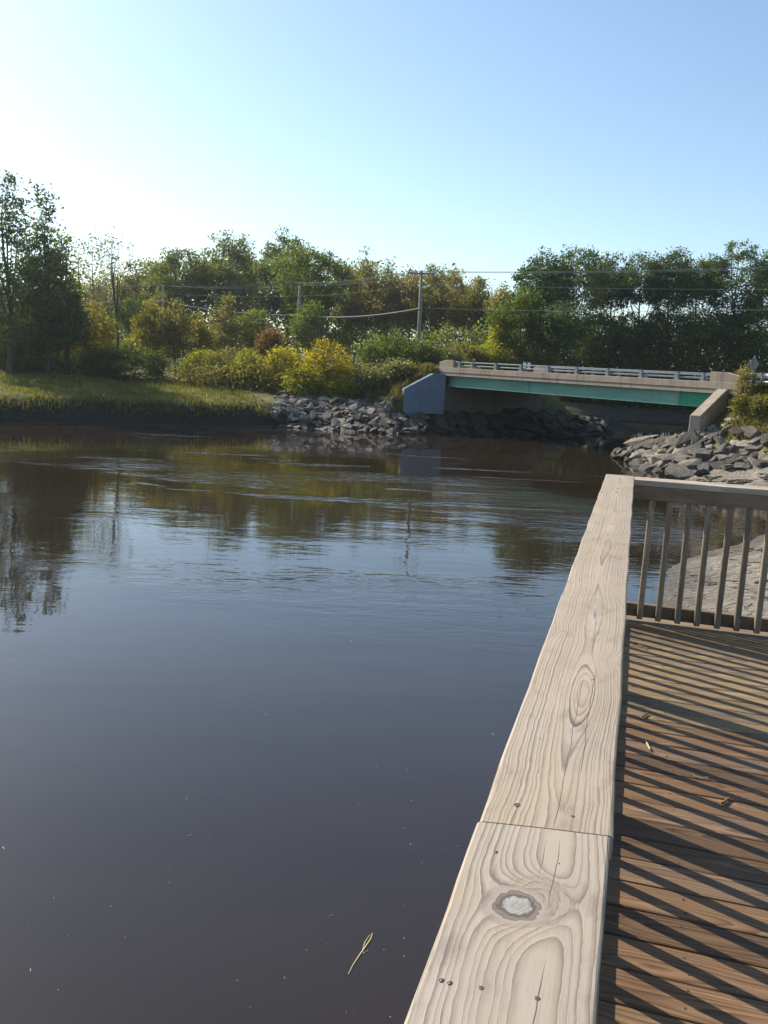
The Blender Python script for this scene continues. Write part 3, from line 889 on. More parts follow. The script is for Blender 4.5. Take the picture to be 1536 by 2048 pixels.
# loose boulders on the mud
for (px, py, z, s, lab) in ((1357, 943, .12, .62, 'dark wet boulder alone on the mud below the riprap'), (1531, 888, 1.25, 1.35, 'large pale sunlit boulder at right edge above the mud'),
                            (1440, 905, .75, 1.5, 'broad dark grey slab lying among the rocks above the mud'), (1320, 925, .35, 1.3, 'pale tan block with a flat lit top near the waterline')):
    p = at_z(px, py, z)
    o = bpy.data.objects.new('boulder', STONES[int(s * 10) % 14])
    link(o)
    o.location = (p.x, p.y, tz(p.x, p.y) + s * .12)
    o.scale = (s, s * .8, s * .55)
    o.rotation_euler = (.1, -.1, s * 4)
    tag(o, lab, 'boulder')

# ------------------------------------------------------------------ trees and bushes
def leaves(tips, per, spread, size, r, flat=.7, aspect=.62):
    T = np.asarray(tips, float)
    n = len(T) * per
    cl = np.repeat(np.arange(len(T)), per)
    sp = spread * (0.6 + .8 * r.random(len(T)))
    c = T[cl] + np.clip(r.normal(size=(n, 3)), -1.7, 1.7) * sp[cl, None] * np.array([1, 1, flat])
    nv = r.normal(size=(n, 3)) + np.array([0, 0, .55])
    nv /= np.linalg.norm(nv, axis=1, keepdims=True)
    a = np.cross(nv, r.normal(size=(n, 3)))
    a /= np.linalg.norm(a, axis=1, keepdims=True) + 1e-9
    b = np.cross(nv, a)
    s = size * (.45 + 1.1 * r.random(n) ** 1.5)[:, None]
    V = np.stack([c - a * s * .5, c - b * s * aspect * .5 + nv * s * .08, c + a * s * .5, c + b * s * aspect * .5 + nv * s * .08], 1).reshape(-1, 3)
    Q = np.arange(n * 4).reshape(-1, 4)
    tone = r.random(len(T))
    rn = np.clip(.68 * tone[cl] + .32 * r.random(n), 0, 1)
    return V, Q, rn
def crown_tips(n, H0, H1, rad, r, shape='dome', lobes=5, inner=.35):
    """points in a lumpy crown between heights H0 and H1"""
    out = []
    ph = r.random(3) * 6.28
    lob = [(r.random() * 6.28, .15 + .8 * r.random(), .35 + .3 * r.random()) for _ in range(lobes)]
    while len(out) < n:
        t = r.random()
        az = r.random() * 2 * np.pi
        if shape == 'dome': pr = np.sqrt(max(0, 1 - (max(t - .35, 0) / .65) ** 2)) * (.55 + .45 * min(t / .35, 1))
        elif shape == 'spire': pr = (1 - t ** 1.25) ** .9 * (.55 + .45 * min(t / .18, 1)) * .95 + .05
        elif shape == 'column': pr = (1 - t ** 3) * (.6 + .4 * min(t / .2, 1))
        elif shape == 'vase': pr = .25 + .75 * t if t < .8 else 1.0 - (t - .8) * 2.2
        else: pr = np.sqrt(max(0, 1 - (2 * t - 1) ** 2)) if shape == 'ball' else np.sqrt(max(0, 1 - t ** 2))
        m = 1.0
        for (la, lt, lw) in lob:
            da = abs((az - la + np.pi) % (2 * np.pi) - np.pi)
            m = max(m, 1 + .36 * np.exp(-(da / .6) ** 2 - ((t - lt) / .22) ** 2))
        m *= .80 + .12 * np.sin(3 * az + 5 * t + ph[0]) + .10 * np.sin(2 * az - 9 * t + ph[1])
        if r.random() > pr * pr + .05: continue
        q = inner + (1 - inner) * r.random() ** .5
        rr_ = rad * pr * m * q
        out.append((rr_ * np.cos(az), rr_ * np.sin(az), H0 + (H1 - H0) * t + .25 * r.normal()))
    return np.array(out)
def woody(mb, H, H0, r0, tips, r, limbs=7, twig=True, lean=(0, 0), multi=1):
    for s_ in range(multi):
        bx, by = (0, 0) if s_ == 0 else (r.normal() * .5 * multi ** .5, r.normal() * .5)
        top = np.array([lean[0] + bx * 2 + r.normal() * .3, lean[1] + by * 2 + r.normal() * .3, H * (.93 if s_ == 0 else .8)])
        N = 7
        tr = []
        for i in range(N):
            f = i / (N - 1)
            p = np.array([bx, by, -.3]) * (1 - f) + top * f + np.array([math.sin(f * 5 + s_), math.cos(f * 4 + s_), 0]) * .02 * H * f * (1 - f) * 4
            tr.append(p)
        mb.tube(tr, [r0 * (1.25 if i == 0 else 1) * (1 - .93 * (i / (N - 1))) for i in range(N)], 7)
        nodes = []
        for l in range(limbs):
            f = .25 + .65 * (l + r.random()) / limbs
            f = max(f, (H0 * .75) / H)
            i = min(int(f * (N - 1)), N - 2)
            p0 = tr[i] + (tr[i + 1] - tr[i]) * (f * (N - 1) - i)
            cand = tips[r.integers(len(tips), size=12)]
            cand = cand[np.argsort(-(np.hypot(cand[:, 0], cand[:, 1]) + .6 * (cand[:, 2] - p0[2])))]
            p1 = cand[0] * .92
            if p1[2] < p0[2] + .2: p1 = np.array([p1[0], p1[1], p0[2] + .3 * np.hypot(p1[0], p1[1])])
            pm = p0 * .5 + p1 * .5 + np.array([0, 0, -.06 * np.linalg.norm(p1 - p0)])
            rb = r0 * (1 - .85 * f) * .55
            mb.tube([p0, pm, p1], [rb, rb * .6, rb * .18], 5, False)
            nodes += [p0, pm, p0 * .25 + pm * .75, pm * .4 + p1 * .6, p1]
        if twig:
            nd = np.array(nodes)
            sel = tips if len(tips) < 170 else tips[r.permutation(len(tips))[:170]]
            for tp in sel:
                dd = np.linalg.norm(nd - tp, axis=1) + np.maximum(nd[:, 2] - tp[2], 0) * 1.5
                b = nd[np.argmin(dd)]
                rt = max(.012, r0 * .07)
                mb.tube([b, (b + tp) / 2 + r.normal(size=3) * .12, tp], [rt, rt * .7, rt * .35], 3, False)
PROTO = {}
def plant(name, label, cat, px, Y, top_py, wpx, leaf, shape='dome', base=None, ntips=170, per=48, lsize=.26, spread=.42, r0=None, limbs=7, seed=0, group=None, bark=None, H0f=.3, inner=.35, multi=1, flat=.7, depth=None):
    r = np.random.default_rng(1000 + seed)
    top = at_y(px, top_py, Y)
    x = top.x
    zb = tz(x, Y)
    Hh = max(top.z - zb, .6)
    rad = wpx / 2 / FPX * Y
    t = thing(name, label, cat, (x, Y, zb), 0, group)
    H0 = Hh * H0f if base is None else max(.1, at_y(px, base, Y).z - zb)
    tips = crown_tips(ntips, H0, Hh * .985, rad * 1.05, r, shape, inner=inner)
    mb = MB()
    woody(mb, Hh, H0, r0 or (.02 * Hh + .02), tips, r, limbs, multi=multi)
    mb.build('trunk' if Hh > 5 else 'stem', bark or BARK, t, smooth=True)
    if per:
        V, Q, rn = leaves(tips, int(per * 1.3) if per > 15 else per, spread, lsize * (.86 if per > 15 else 1), r, flat)
        me = np_mesh('crown', V, Q, {'rnd': ('FACE', rn)})
        mesh_obj('crown' if Hh > 5 else 'foliage', me, LEAF[leaf], t)
    return t
TW = 'trees along the left bank'
sd_ = [0]
def T(*a, **k):
    sd_[0] += 1
    return plant(*a, seed=sd_[0], **k)
# left bank
T('broadleaf_tree', 'tallest dark tree at the left edge of the left bank', 'tree', 8, 66, 336, 215, 'teal', 'spire', base=690, ntips=290, per=44, lsize=.27, spread=.42, r0=.24, limbs=16, inner=.42)
T('broadleaf_tree', 'dark tree with two ragged peaks right of the tallest left one', 'tree', 88, 68, 370, 150, 'teal', 'spire', base=690, ntips=230, per=44, lsize=.27, spread=.40, r0=.20, limbs=14, inner=.42)
T('broadleaf_tree', 'shorter dark tree stepping down beside the pale thin trees', 'tree', 128, 70, 445, 85, 'oak', 'spire', base=690, ntips=120, per=44, lsize=.26, spread=.40, inner=.5)
T('broadleaf_tree', 'green tree standing beyond the left picture edge', 'tree', -125, 88, 430, 190, 'oak', 'dome', base=690, ntips=170, per=44, lsize=.30, spread=.5)
T('sparse_tree', 'thin tree with sparse pale leaves left of the bare tree', 'tree', 188, 79, 462, 85, 'sage', 'ball', base=610, ntips=120, per=9, lsize=.24, spread=.5, r0=.16, bark=PALEBARK, limbs=9)
T('sparse_tree', 'wispy tree with few leaves against bright sky by dark trees', 'tree', 158, 77, 470, 50, 'sage', 'column', base=620, ntips=60, per=8, lsize=.22, spread=.45, r0=.12, bark=PALEBARK)
T('bare_tree', 'nearly bare tree with upright twigs and a dark straight trunk', 'tree', 232, 74, 458, 95, 'sage', 'vase', base=575, ntips=95, per=2, lsize=.2, spread=.3, r0=.17, limbs=13, bark=BARK)
T('broadleaf_tree', 'low yellowish tree in front of the hazy trees behind bare one', 'tree', 215, 112, 545, 100, 'olive', 'dome', base=660, ntips=120, per=48, lsize=.28)
T('broadleaf_tree', 'hazy olive tree right of the bare tree', 'tree', 288, 116, 518, 100, 'olive', 'dome', base=640, ntips=150, per=48, lsize=.36, spread=.55)
T('broadleaf_tree', 'round topped olive green tree left of the paired tall crowns', 'tree', 358, 110, 490, 120, 'oak', 'dome', base=640, ntips=190, per=52, lsize=.34, spread=.5)
T('broadleaf_tree', 'tall flat topped green tree above the sagging cable', 'tree', 462, 110, 467, 130, 'oak', 'dome', base=640, ntips=220, per=54, lsize=.34, spread=.5)
T('broadleaf_tree', 'highest rounded crown in the tree line left of centre', 'tree', 575, 120, 456, 130, 'oak', 'dome', base=640, ntips=210, per=54, lsize=.36, spread=.5)
T('broadleaf_tree', 'brighter green dome shaped tree in front of the highest crown', 'tree', 622, 101, 487, 150, 'green', 'dome', base=650, ntips=260, per=54, lsize=.30, spread=.45)
# the thin mixed wood in the middle
for i, (px, Y, tp, wp, lf, lab) in enumerate([
        (700, 108, 520, 66, 'olive', 'slim olive tree just right of the bright green dome'),
        (736, 112, 492, 62, 'olive', 'slim tree with two pointed tips rising above its neighbours'),
        (778, 110, 522, 66, 'tan', 'pale tan tree left of the pole with the crossarm'),
        (822, 111, 532, 60, 'tan', 'tan tree directly behind the pole with the crossarm'),
        (868, 109, 528, 70, 'olive', 'olive tree just right of the pole with the crossarm'),
        (914, 112, 536, 66, 'tan', 'tan feathery tree midway between crossarm pole and the oaks'),
        (958, 108, 548, 64, 'olive', 'thin olive tree left of the dip in the tree line'),
        (1008, 104, 572, 60, 'tan', 'lowest tan tree at the dip beside the dark oaks')]):
    T('poplar_tree', lab, 'tree', px, Y, tp, wp, lf, 'column', base=660, ntips=170, per=44, lsize=.28, spread=.42, r0=.17, bark=PALEBARK, group='slim trees behind the road')
# right group
for (px, Y, tp, wp, bs, lab) in [
        (1092, 86, 508, 135, 628, 'spreading oak at the left end of the right tree group'),
        (1160, 102, 487, 160, 622, 'broad oak with highest crown left in the right tree group'),
        (1228, 105, 508, 100, 615, 'narrow oak between the two broad crowns at right'),
        (1292, 102, 510, 130, 605, 'oak with open gaps of sky beneath its crown'),
        (1348, 101, 503, 115, 612, 'oak with dark lower limbs above the bridge end block'),
        (1404, 104, 513, 110, 605, 'oak whose thin stem shows left of the tallest right crown'),
        (1482, 101, 479, 160, 645, 'tallest rounded oak near the right edge'),
        (1572, 101, 486, 150, 645, 'oak cut off by the right picture edge')]:
    T('oak_tree', lab, 'tree', px, Y, tp, wp * .93, 'teal', 'dome', base=bs, ntips=185, per=50, lsize=.28, spread=.42, r0=.26, limbs=11, group='oaks beyond the bridge', H0f=.5)
for (px, Y, tp, wp, bs, lf, lab) in [
        (1050, 82, 580, 110, 690, 'green', 'rounded lower tree at foot of the first right oak'),
        (1120, 80, 612, 110, 700, 'teal', 'leafy understory tree below the broad oak at right'),
        (1195, 99, 618, 110, 710, 'dark', 'dark understory tree behind the middle of the bridge rail'),
        (1268, 99.5, 630, 100, 700, 'teal', 'understory tree with glinting leaves behind the bridge rail'),
        (1340, 99, 606, 100, 700, 'dark', 'dark understory tree behind the end block'),
        (1420, 100, 612, 110, 700, 'dark', 'understory tree left of the diamond sign'),
        (1510, 99, 610, 120, 700, 'dark', 'dense dark understory tree behind the diamond sign')]:
    T('understory_tree', lab, 'tree', px, Y, tp, wp, lf, 'dome', base=bs, ntips=150, per=50, lsize=.26, spread=.42, r0=.13)
# middle-distance small trees on the left
for (px, Y, tp, wp, bs, lf, shp_, lab) in [
        (182, 72, 590, 105, 715, 'gold', 'column', 'yellowing small tree left of the straight dark trunk'),
        (110, 70, 610, 100, 700, 'green', 'dome', 'green small tree under the ragged dark tree'),
        (35, 69, 640, 110, 720, 'dark', 'dome', 'shadowed small tree below the tallest left tree'),
        (300, 78, 603, 64, 705, 'gold', 'column', 'yellow-brown small tree right of the straight dark trunk'),
        (352, 77, 608, 66, 700, 'olive', 'column', 'feathery olive small tree below the cable sag'),
        (395, 80, 630, 60, 705, 'gold', 'spire', 'small yellow-brown tree below the cable'),
        (450, 88, 585, 80, 700, 'olive', 'spire', 'light leafy tree below the tall flat topped one'),
        (268, 96, 590, 60, 680, 'dark', 'ball', 'small round dark tree seen between the yellowing ones'),
        (505, 90, 618, 80, 690, 'oak', 'dome', 'green small tree behind the reddish shrub'),
        (620, 92, 600, 70, 690, 'green', 'dome', 'light green lower tree beside the shorter pole'),
        (1000, 82, 640, 48, 715, 'lime', 'spire', 'small yellow-green pointed tree behind left part of bridge')]:
    T('small_tree', lab, 'tree', px, Y, tp, wp, lf, shp_, base=bs, ntips=110, per=46, lsize=.24, spread=.38, r0=.10)
# bushes
for (px, Y, tp, wp, bs, lf, lab) in [
        (268, 70, 692, 140, 752, 'dark', 'large dark bush in shade above the marsh grass'),
        (195, 70, 698, 70, 750, 'green', 'grey-green bush left of the large dark bush'),
        (110, 71, 700, 110, 755, 'dark', 'shaded bush under the dark trees above the marsh'),
        (25, 70, 705, 110, 755, 'dark', 'darkest bush at left edge above the sunlit grass'),
        (400, 72, 705, 90, 765, 'lime', 'yellow-green bush right of the large dark bush'),
        (455, 71, 700, 80, 770, 'olive', 'olive bush below the glimpsed guardrail'),
        (500, 70, 705, 80, 775, 'lime', 'light green bush above the upper riprap stones'),
        (541, 75, 655, 50, 722, 'red', 'reddish sumac shrub beside the shorter pole'),
        (575, 69, 690, 84, 780, 'goldlime', 'yellow-green bush left of the bright yellow one'),
        (655, 68, 684, 118, 770, 'yellow', 'bright yellow bush in front of the wood'),
        (612, 67, 732, 84, 790, 'lime', 'lime bush just above the riprap left of centre'),
        (690, 67, 740, 92, 792, 'goldlime', 'gold-green bush below the bright yellow one'),
        (742, 66.5, 742, 80, 797, 'sage', 'pale grey-green bush above the riprap near the wing wall'),
        (772, 70, 672, 116, 750, 'green', 'tall green bush left of the crossarm pole'),
        (800, 66, 738, 70, 797, 'sage', 'pale speckled bush touching the blue wing wall'),
        (838, 69, 690, 95, 775, 'dark', 'dark rounded bush above the blue wing wall'),
        (885, 74, 694, 90, 735, 'sage', 'grey-green bush at left end of bridge rail'),
        (930, 79, 688, 80, 740, 'olive', 'olive bush behind the left end of bridge rail'),
        (975, 80, 684, 80, 740, 'lime', 'sunlit bush below the pointed yellow-green tree'),
        (1030, 81, 690, 80, 745, 'olive', 'olive bush behind the white marker board'),
        (1085, 82, 705, 80, 750, 'green', 'low green bush right of the white marker board')]:
    T('bush', lab, 'bush', px, Y, tp, wp, lf, 'column' if lf == 'red' else 'half', base=bs, ntips=150, per=46, lsize=.19, spread=.33, r0=.05, limbs=6, inner=.5, multi=3)
# far wood and undergrowth that read as one mass
def mass(name, prof, Y0, Y1, n, size, leaf, zlow=None):
    r = np.random.default_rng(hash(name) % 1000 if False else len(name) * 7)
    px = np.array([p[0] for p in prof], float); py = np.array([p[1] for p in prof], float)
    nc = n // 40
    tips = []
    for i in range(nc):
        qx = r.uniform(px[0], px[-1]); Y = r.uniform(Y0, Y1)
        tp = at_y(qx, float(np.interp(qx, px, py)) + 8 * math.sin(qx * .09) + 7 * math.sin(qx * .23), Y)
        zb = tz(tp.x, Y) if zlow is None else zlow
        tips.append((tp.x, Y, zb + (tp.z - zb) * r.random() ** .9))
    V, Q, rn = leaves(tips, 40, 1.0 if Y0 > 95 else .6, size, r)
    return tag(mesh_obj(name, np_mesh(name, V, Q, {'rnd': ('FACE', rn)}), LEAF[leaf]), kind='stuff')
mass('woodland', [(-420, 540), (-150, 560), (60, 600), (180, 590), (300, 560), (420, 530), (560, 520), (680, 535), (760, 545), (900, 560), (1000, 600), (1060, 640)], 118, 132, 150000, .42, 'oak')
mass('undergrowth', [(1030, 690), (1100, 655), (1250, 665), (1400, 655), (1620, 650)], 103, 108, 52000, .40, 'dark')
mass('undergrowth', [(-420, 690), (-150, 690), (100, 690), (300, 680), (420, 675), (640, 660), (800, 650), (1000, 665), (1050, 680)], 94, 102, 52000, .29, 'oak')
mass('undergrowth', [(1130, 712), (1200, 700), (1400, 697), (1620, 690)], 98.5, 101, 26000, .34, 'dark')
mass('undergrowth', [(370, 742), (480, 730), (600, 735), (760, 740), (860, 735)], 66.5, 71, 12000, .2, 'olive')

# ------------------------------------------------------------------ grass
def grass(name, pts, hmin, hmax, wdt, cols, r, lean=.35, bend=None):
    P = np.asarray(pts, float)
    n = len(P)
    h = (r.uniform(hmin, hmax, n) * np.clip(1 + .5 * fbm(P[:, 0], P[:, 1], 1.1, 3), .35, 1.7))[:, None]
    az = r.random(n) * 6.283
    dirv = np.stack([np.cos(az), np.sin(az), np.zeros(n)], 1)
    side = np.stack([-np.sin(az), np.cos(az), np.zeros(n)], 1)
    ln_ = np.abs(r.normal(0, lean, n))[:, None]
    if bend is not None: dirv = dirv * .5 + np.array(bend)
    w_ = wdt * (.6 + .8 * r.random(n))[:, None]
    b0 = P - side * w_; b1 = P + side * w_
    mid = P + dirv * ln_ * h * .4 + np.array([0, 0, 1]) * h * .6
    m0 = mid - side * w_ * .7; m1 = mid + side * w_ * .7
    tip = P + dirv * ln_ * h * 1.3 + np.array([0, 0, 1]) * h * (1 - .35 * np.minimum(ln_, 1))
    V = np.stack([b0, b1, m1, m0, tip], 1).reshape(-1, 3)
    i = np.arange(n) * 5
    Q = np.concatenate([np.stack([i, i + 1, i + 2], 1), np.stack([i, i + 2, i + 3], 1), np.stack([i + 3, i + 2, i + 4], 1)])
    c = fbm(P[:, 0], P[:, 1], .6, 2)
    rn = np.clip(.5 + .22 * c + .25 * r.normal(size=n), 0, 1)
    return tag(mesh_obj(name, np_mesh(name, V, Q, {'rnd': ('FACE', np.concatenate([rn, rn, rn]))}), cols), kind='stuff')
GRASS = leaf_mat('grass_blades', (.09, .105, .025), (.18, .19, .042), (.34, .29, .11), .45)
GRASS2 = leaf_mat('bank_grass', (.10, .095, .03), (.19, .17, .06), (.34, .29, .16), .45)
def sample(n, box, cond, r):
    x = r.uniform(box[0], box[1], n); y = r.uniform(box[2], box[3], n)
    h, d, k, off, z = terrain(x, y, True)
    m = cond(x, y, h, d, k, off, z)
    return np.stack([x[m], y[m], h[m] - .02], 1)
g1 = sample(90000, (-42, -4, 46, 74), lambda x, y, h, d, k, off, z: (z['m'] > .45) & (h > 1.35) & (d < 17), rng)
grass('marsh_grass', g1, .10, .30, .022, GRASS, rng, .5)
fr_ = sample(60000, (-42, -5, 46, 64), lambda x, y, h, d, k, off, z: (z['m'] > .5) & (d > .1) & (d < 1.3) & (h > .7), rng)
grass('marsh_grass', fr_, .18, .42, .02, GRASS, rng, .8)
def bankc(x, y, h, d, k, off, z):
    qx, qy = x - cR.x, y - cR.y
    al = qx * wl.x + qy * wl.y; pe = -qx * wl.y + qy * wl.x
    wallz = (al > -.5) & (al < 3.8) & (pe > -.3) & (pe < 1.0)
    return (k < -2.2) & (h > 1.75) & (off < .3) & (off > -9) & (y > 30) & ~wallz & (pe > .9)
g2 = sample(75000, (14, 30, 32, 50), bankc, rng)
grass('bank_grass', g2, .18, .46, .018, GRASS2, rng, .7, bend=(-.3, -.25, 0))
g3 = sample(26000, (-2, 7, 62, 68), lambda x, y, h, d, k, off, z: (h > 1.9) & (k > 20.5), rng)
grass('bank_grass', g3, .2, .5, .02, GRASS2, rng, .6)
tuft = at_z(1525, 915, .95)
g4 = np.array([(tuft.x + rng.normal() * .55, tuft.y + rng.normal() * .35, 0) for _ in range(2600)])
g4[:, 2] = terrain(g4[:, 0], g4[:, 1]) - .02
grass('bank_grass', g4, .12, .35, .014, GRASS, rng, .7)
# weeds leaning over the grassy bank
for (px, Y, tp, wp, bs, lf, lab) in [(1492, 43.6, 748, 26, 778, 'tan', 'dry grey-tan weed at foot of the diamond sign'),
                                     (1518, 41.8, 836, 50, 865, 'olive', 'yellow-green weed clump low on the right bank'),
                                     (1480, 42.6, 842, 30, 862, 'olive', 'olive weed clump beside the sunlit wing wall')]:
    T('weed', lab, 'plant', px, Y, tp, wp, lf, 'half', base=bs, ntips=60, per=36, lsize=.09, spread=.16, r0=.02, limbs=5, inner=.3, multi=2)

# ------------------------------------------------------------------ utility poles and wires
def polewood():
    n = NT('pole_wood')
    a = n.noise(n.vmul(n.coord('Object'), (20, 20, .7)), 1.0, 4, .6)
    return n.finish(n.ramp(a, [(.3, (.16, .14, .12)), (.7, (.30, .27, .235))]), .85)
POLEW = polewood()
def pole(px0, py0, px1, py1, Y, label, arm=True, rad=.16):
    top = at_y(px0, py0, Y)
    bx = at_y(px1, py1, Y).x
    zb = tz(bx, Y)
    t = thing('utility_pole', label, 'utility pole', (bx, Y, zb), 0, 'utility poles along the road')
    Hh = top.z - zb
    lean = (top.x - bx)
    MB().tube([(0, 0, -.5), (lean * .5, 0, Hh * .5), (lean, 0, Hh)], [rad * 1.15, rad, rad * .8], 8).build('pole_shaft', POLEW, t, smooth=True)
    if arm:
        MB().box((lean - 1.15, -rad - .06, Hh - .34), (lean + 1.15, -rad + .04, Hh - .20)).build('crossarm', POLEW, t)
        for e in (-1.05, -.5, 1.05):
            MB().tube([(lean + e, -rad, Hh - .2), (lean + e, -rad, Hh - .08), (lean + e, -rad, Hh + .06)], [.03, .06, .035], 6).build('insulator', STEEL, t)
    return Vector((bx + lean, Y, top.z)), t
A1, pole1 = pole(843, 541, 838, 692, 76, 'grey utility pole with crossarm behind the green bush')
A2, _ = pole(600, 571, 593, 690, 95, 'shorter dark pole without crossarm behind the yellow bush', False, .17)
A3, _ = pole(327, 569, 326, 640, 104, 'distant utility pole among trees below the hazy crowns', False, .11)
A0 = Vector((35.5, 55, A1.z))
t = thing('utility_pole', 'utility pole beyond the right picture edge carrying the wires', 'utility pole', (35.5, 55, tz(35.5, 55)), 0, 'utility poles along the road')
MB().tube([(0, 0, -.5), (0, 0, A0.z - t.location.z)], [.18, .13], 8).build('pole_shaft', POLEW, t)
MB().box((-1.15, -.2, A0.z - t.location.z - .34), (1.15, -.1, A0.z - t.location.z - .2)).build('crossarm', POLEW, t)
A4 = Vector((-75, 112, A3.z))
bxo = thing('utility_box', 'small white box at the foot of the crossarm pole', 'utility box', (pole1.location.x + .32, 75.7, tz(pole1.location.x + .32, 75.7)))
zz = at_y(843, 693, 75.7).z - bxo.location.z
MB().box((-.05, -.02, 0), (.05, .05, zz)).build('box_post', POLEW, bxo)
MB().box((-.28, -.16, zz - .1), (.28, .12, zz + .45)).build('box_body', WHITE, bxo, bevel=.02)
MB().box((-.035, -.175, zz - .05), (.035, -.161, zz + .40)).build('box_slot', DARKSTEEL, bxo)
def wire(pts, sag, rad, label, mat, n=14):
    mb = MB()
    P = []
    for a, b in zip(pts[:-1], pts[1:]):
        for i in range(n):
            f = i / n
            P.append(a.lerp(b, f) - Vector((0, 0, sag * 4 * f * (1 - f))))
    P.append(pts[-1])
    mb.tube(P, rad, 5)
    return tag(mb.build('power_line', mat), label, 'power line', 'overhead lines along the road')
def dz(a, z, x=0.0): return Vector((a.x + x, a.y - .2, z))
Tz = {0: at_y(1536, 619, 61).z, 1: at_y(838, 616, 76).z, 2: at_y(594, 630, 95).z, 3: at_y(327, 602, 104).z}
wire([dz(A0, Tz[0] + .35), dz(A1, Tz[1])], .35, .016, 'thin low cable from the crossarm pole out to the right', WIRE)
wire([dz(A1, Tz[1] - .03), dz(A2, Tz[2]), dz(A3, Tz[3]), dz(A4, Tz[3] - 1.2)], .45, .05, 'thick pale low cable sagging across the wood to the left', WIRE)
for j, (xo, zo, rad, nm) in enumerate(((-1.05, -.1, .014, 'front upper'), (-.5, -.12, .012, 'middle upper'), (1.05, -.1, .012, 'rear upper'))):
    wire([dz(A0, A0.z + zo, xo), dz(A1, A1.z + zo, xo), dz(A2, A2.z + .35 + zo * .5 - .12 * j, xo * .6), dz(A3, A3.z + zo, xo), dz(A4, A4.z - 1, xo)], .35, rad, nm + ' power wire strung along the crossarms', THINWIRE)
m1 = at_y(1536, 577, 61).z
wire([dz(A0, m1 - .1), dz(A1, at_y(838, 567, 76).z), dz(A2, at_y(598, 592, 95).z), dz(A3, at_y(327, 586, 104).z), dz(A4, A3.z - 3)], .25, .013, 'thin middle wire between the crossarm wires and low cable', THINWIRE)

# ------------------------------------------------------------------ the wooden deck and its rails
RAZ = 0.2816
CX, CY = 1.4825, 5.7073
CAPZ = CAM_H - .6248
HC = .95                                # cap top above the boards
DZ = CAPZ - HC
W_ = .184
deck = thing('wooden_deck', 'brown wooden deck of narrow boards striped with baluster shadows', 'deck', (CX, CY, DZ), -RAZ)
NB = 62
PITCHB = .1415
def board_mesh(i):
    r = random.Random(i)
    w2, th = .0692, .036
    prof = [(-w2, -th), (w2, -th), (w2, -.006), (w2 - .002, -.002), (w2 - .007, 0.0), (w2 * .4, -.0006 * r.random()), (-w2 * .4, -.0010 * r.random()), (-w2 + .007, 0), (-w2 + .002, -.002), (-w2, -.006)]
    mb = MB()
    xs = [-.005 + j * .45 for j in range(8)]
    n = len(prof)
    for x in xs:
        jy, jz = r.gauss(0, .0012), r.gauss(0, .0008)
        mb.v += [(x, y + jy, z + jz) for y, z in prof]
    for j in range(len(xs) - 1):
        for k in range(n):
            k2 = (k + 1) % n
            mb.f.append((j * n + k, j * n + k2, (j + 1) * n + k2, (j + 1) * n + k))
    mb.f.append(tuple(range(n)))
    mb.f.append(tuple((len(xs) - 1) * n + k for k in range(n))[::-1])
    me = mb.mesh('deck_board')
    me.materials.append(DECKWOOD)
    return me
BM = [board_mesh(i) for i in range(8)]
_q = MB().tube([(0, 0, -.004), (0, 0, .0012)], [.0042, .0034], 8)
DSCREW = _q.mesh('deck_screw')
DSCREW.materials.append(NT('deck_screw_steel').finish((.05, .042, .036), .6, spec=.4))
rb = random.Random(3)
for i in range(-3, NB):
    s0 = -3.129 - PITCHB * .5 + PITCHB * (20 - i)
    if s0 > .10: continue
    o = bpy.data.objects.new('deck_board', BM[i % 8])
    o.material_slots[0].link = 'OBJECT'
    o.material_slots[0].material = DECKPALE if s0 > -1.75 + rb.gauss(0, .35) or i in (33, 47) else DECKWOOD
    o.location = (.012 + rb.gauss(0, .004), s0 + rb.gauss(0, .0012), rb.gauss(0, .0010))
    o.rotation_euler = (rb.gauss(0, .004), 0, rb.gauss(0, .0005))
    link(o, deck)
    for sx in (.42, .97, 1.82):
        for sy in (-.038, .038):
            q = bpy.data.objects.new('deck_screw', DSCREW)
            q.location = (sx + rb.gauss(0, .006), sy + rb.gauss(0, .004), -.0006)
            q.scale = (1, 1, 1)
            link(q, o)
ends = -3.129 + PITCHB * (20 - NB)
for x in (.12, .95, 1.8, 2.7):
    MB().box((x, ends, -.23), (x + .04, .10, -.04)).build('joist', RAIL_Y, deck)
MB().box((0.008, ends, -.235), (.046, .10, -.042)).build('rim_board', RAIL_Y, deck)
MB().box((.048, .102, -.235), (3.1, .138, -.042)).build('rim_board', RAIL_X, deck)
for x, y in ((.15, -.3), (2.6, -.3), (.15, -3.4), (2.6, -3.4), (.15, -7), (2.6, -7)):
    MB().box((x, y, -4.2), (x + .14, y + .14, -.232)).build('support_post', RAIL_Z, deck)

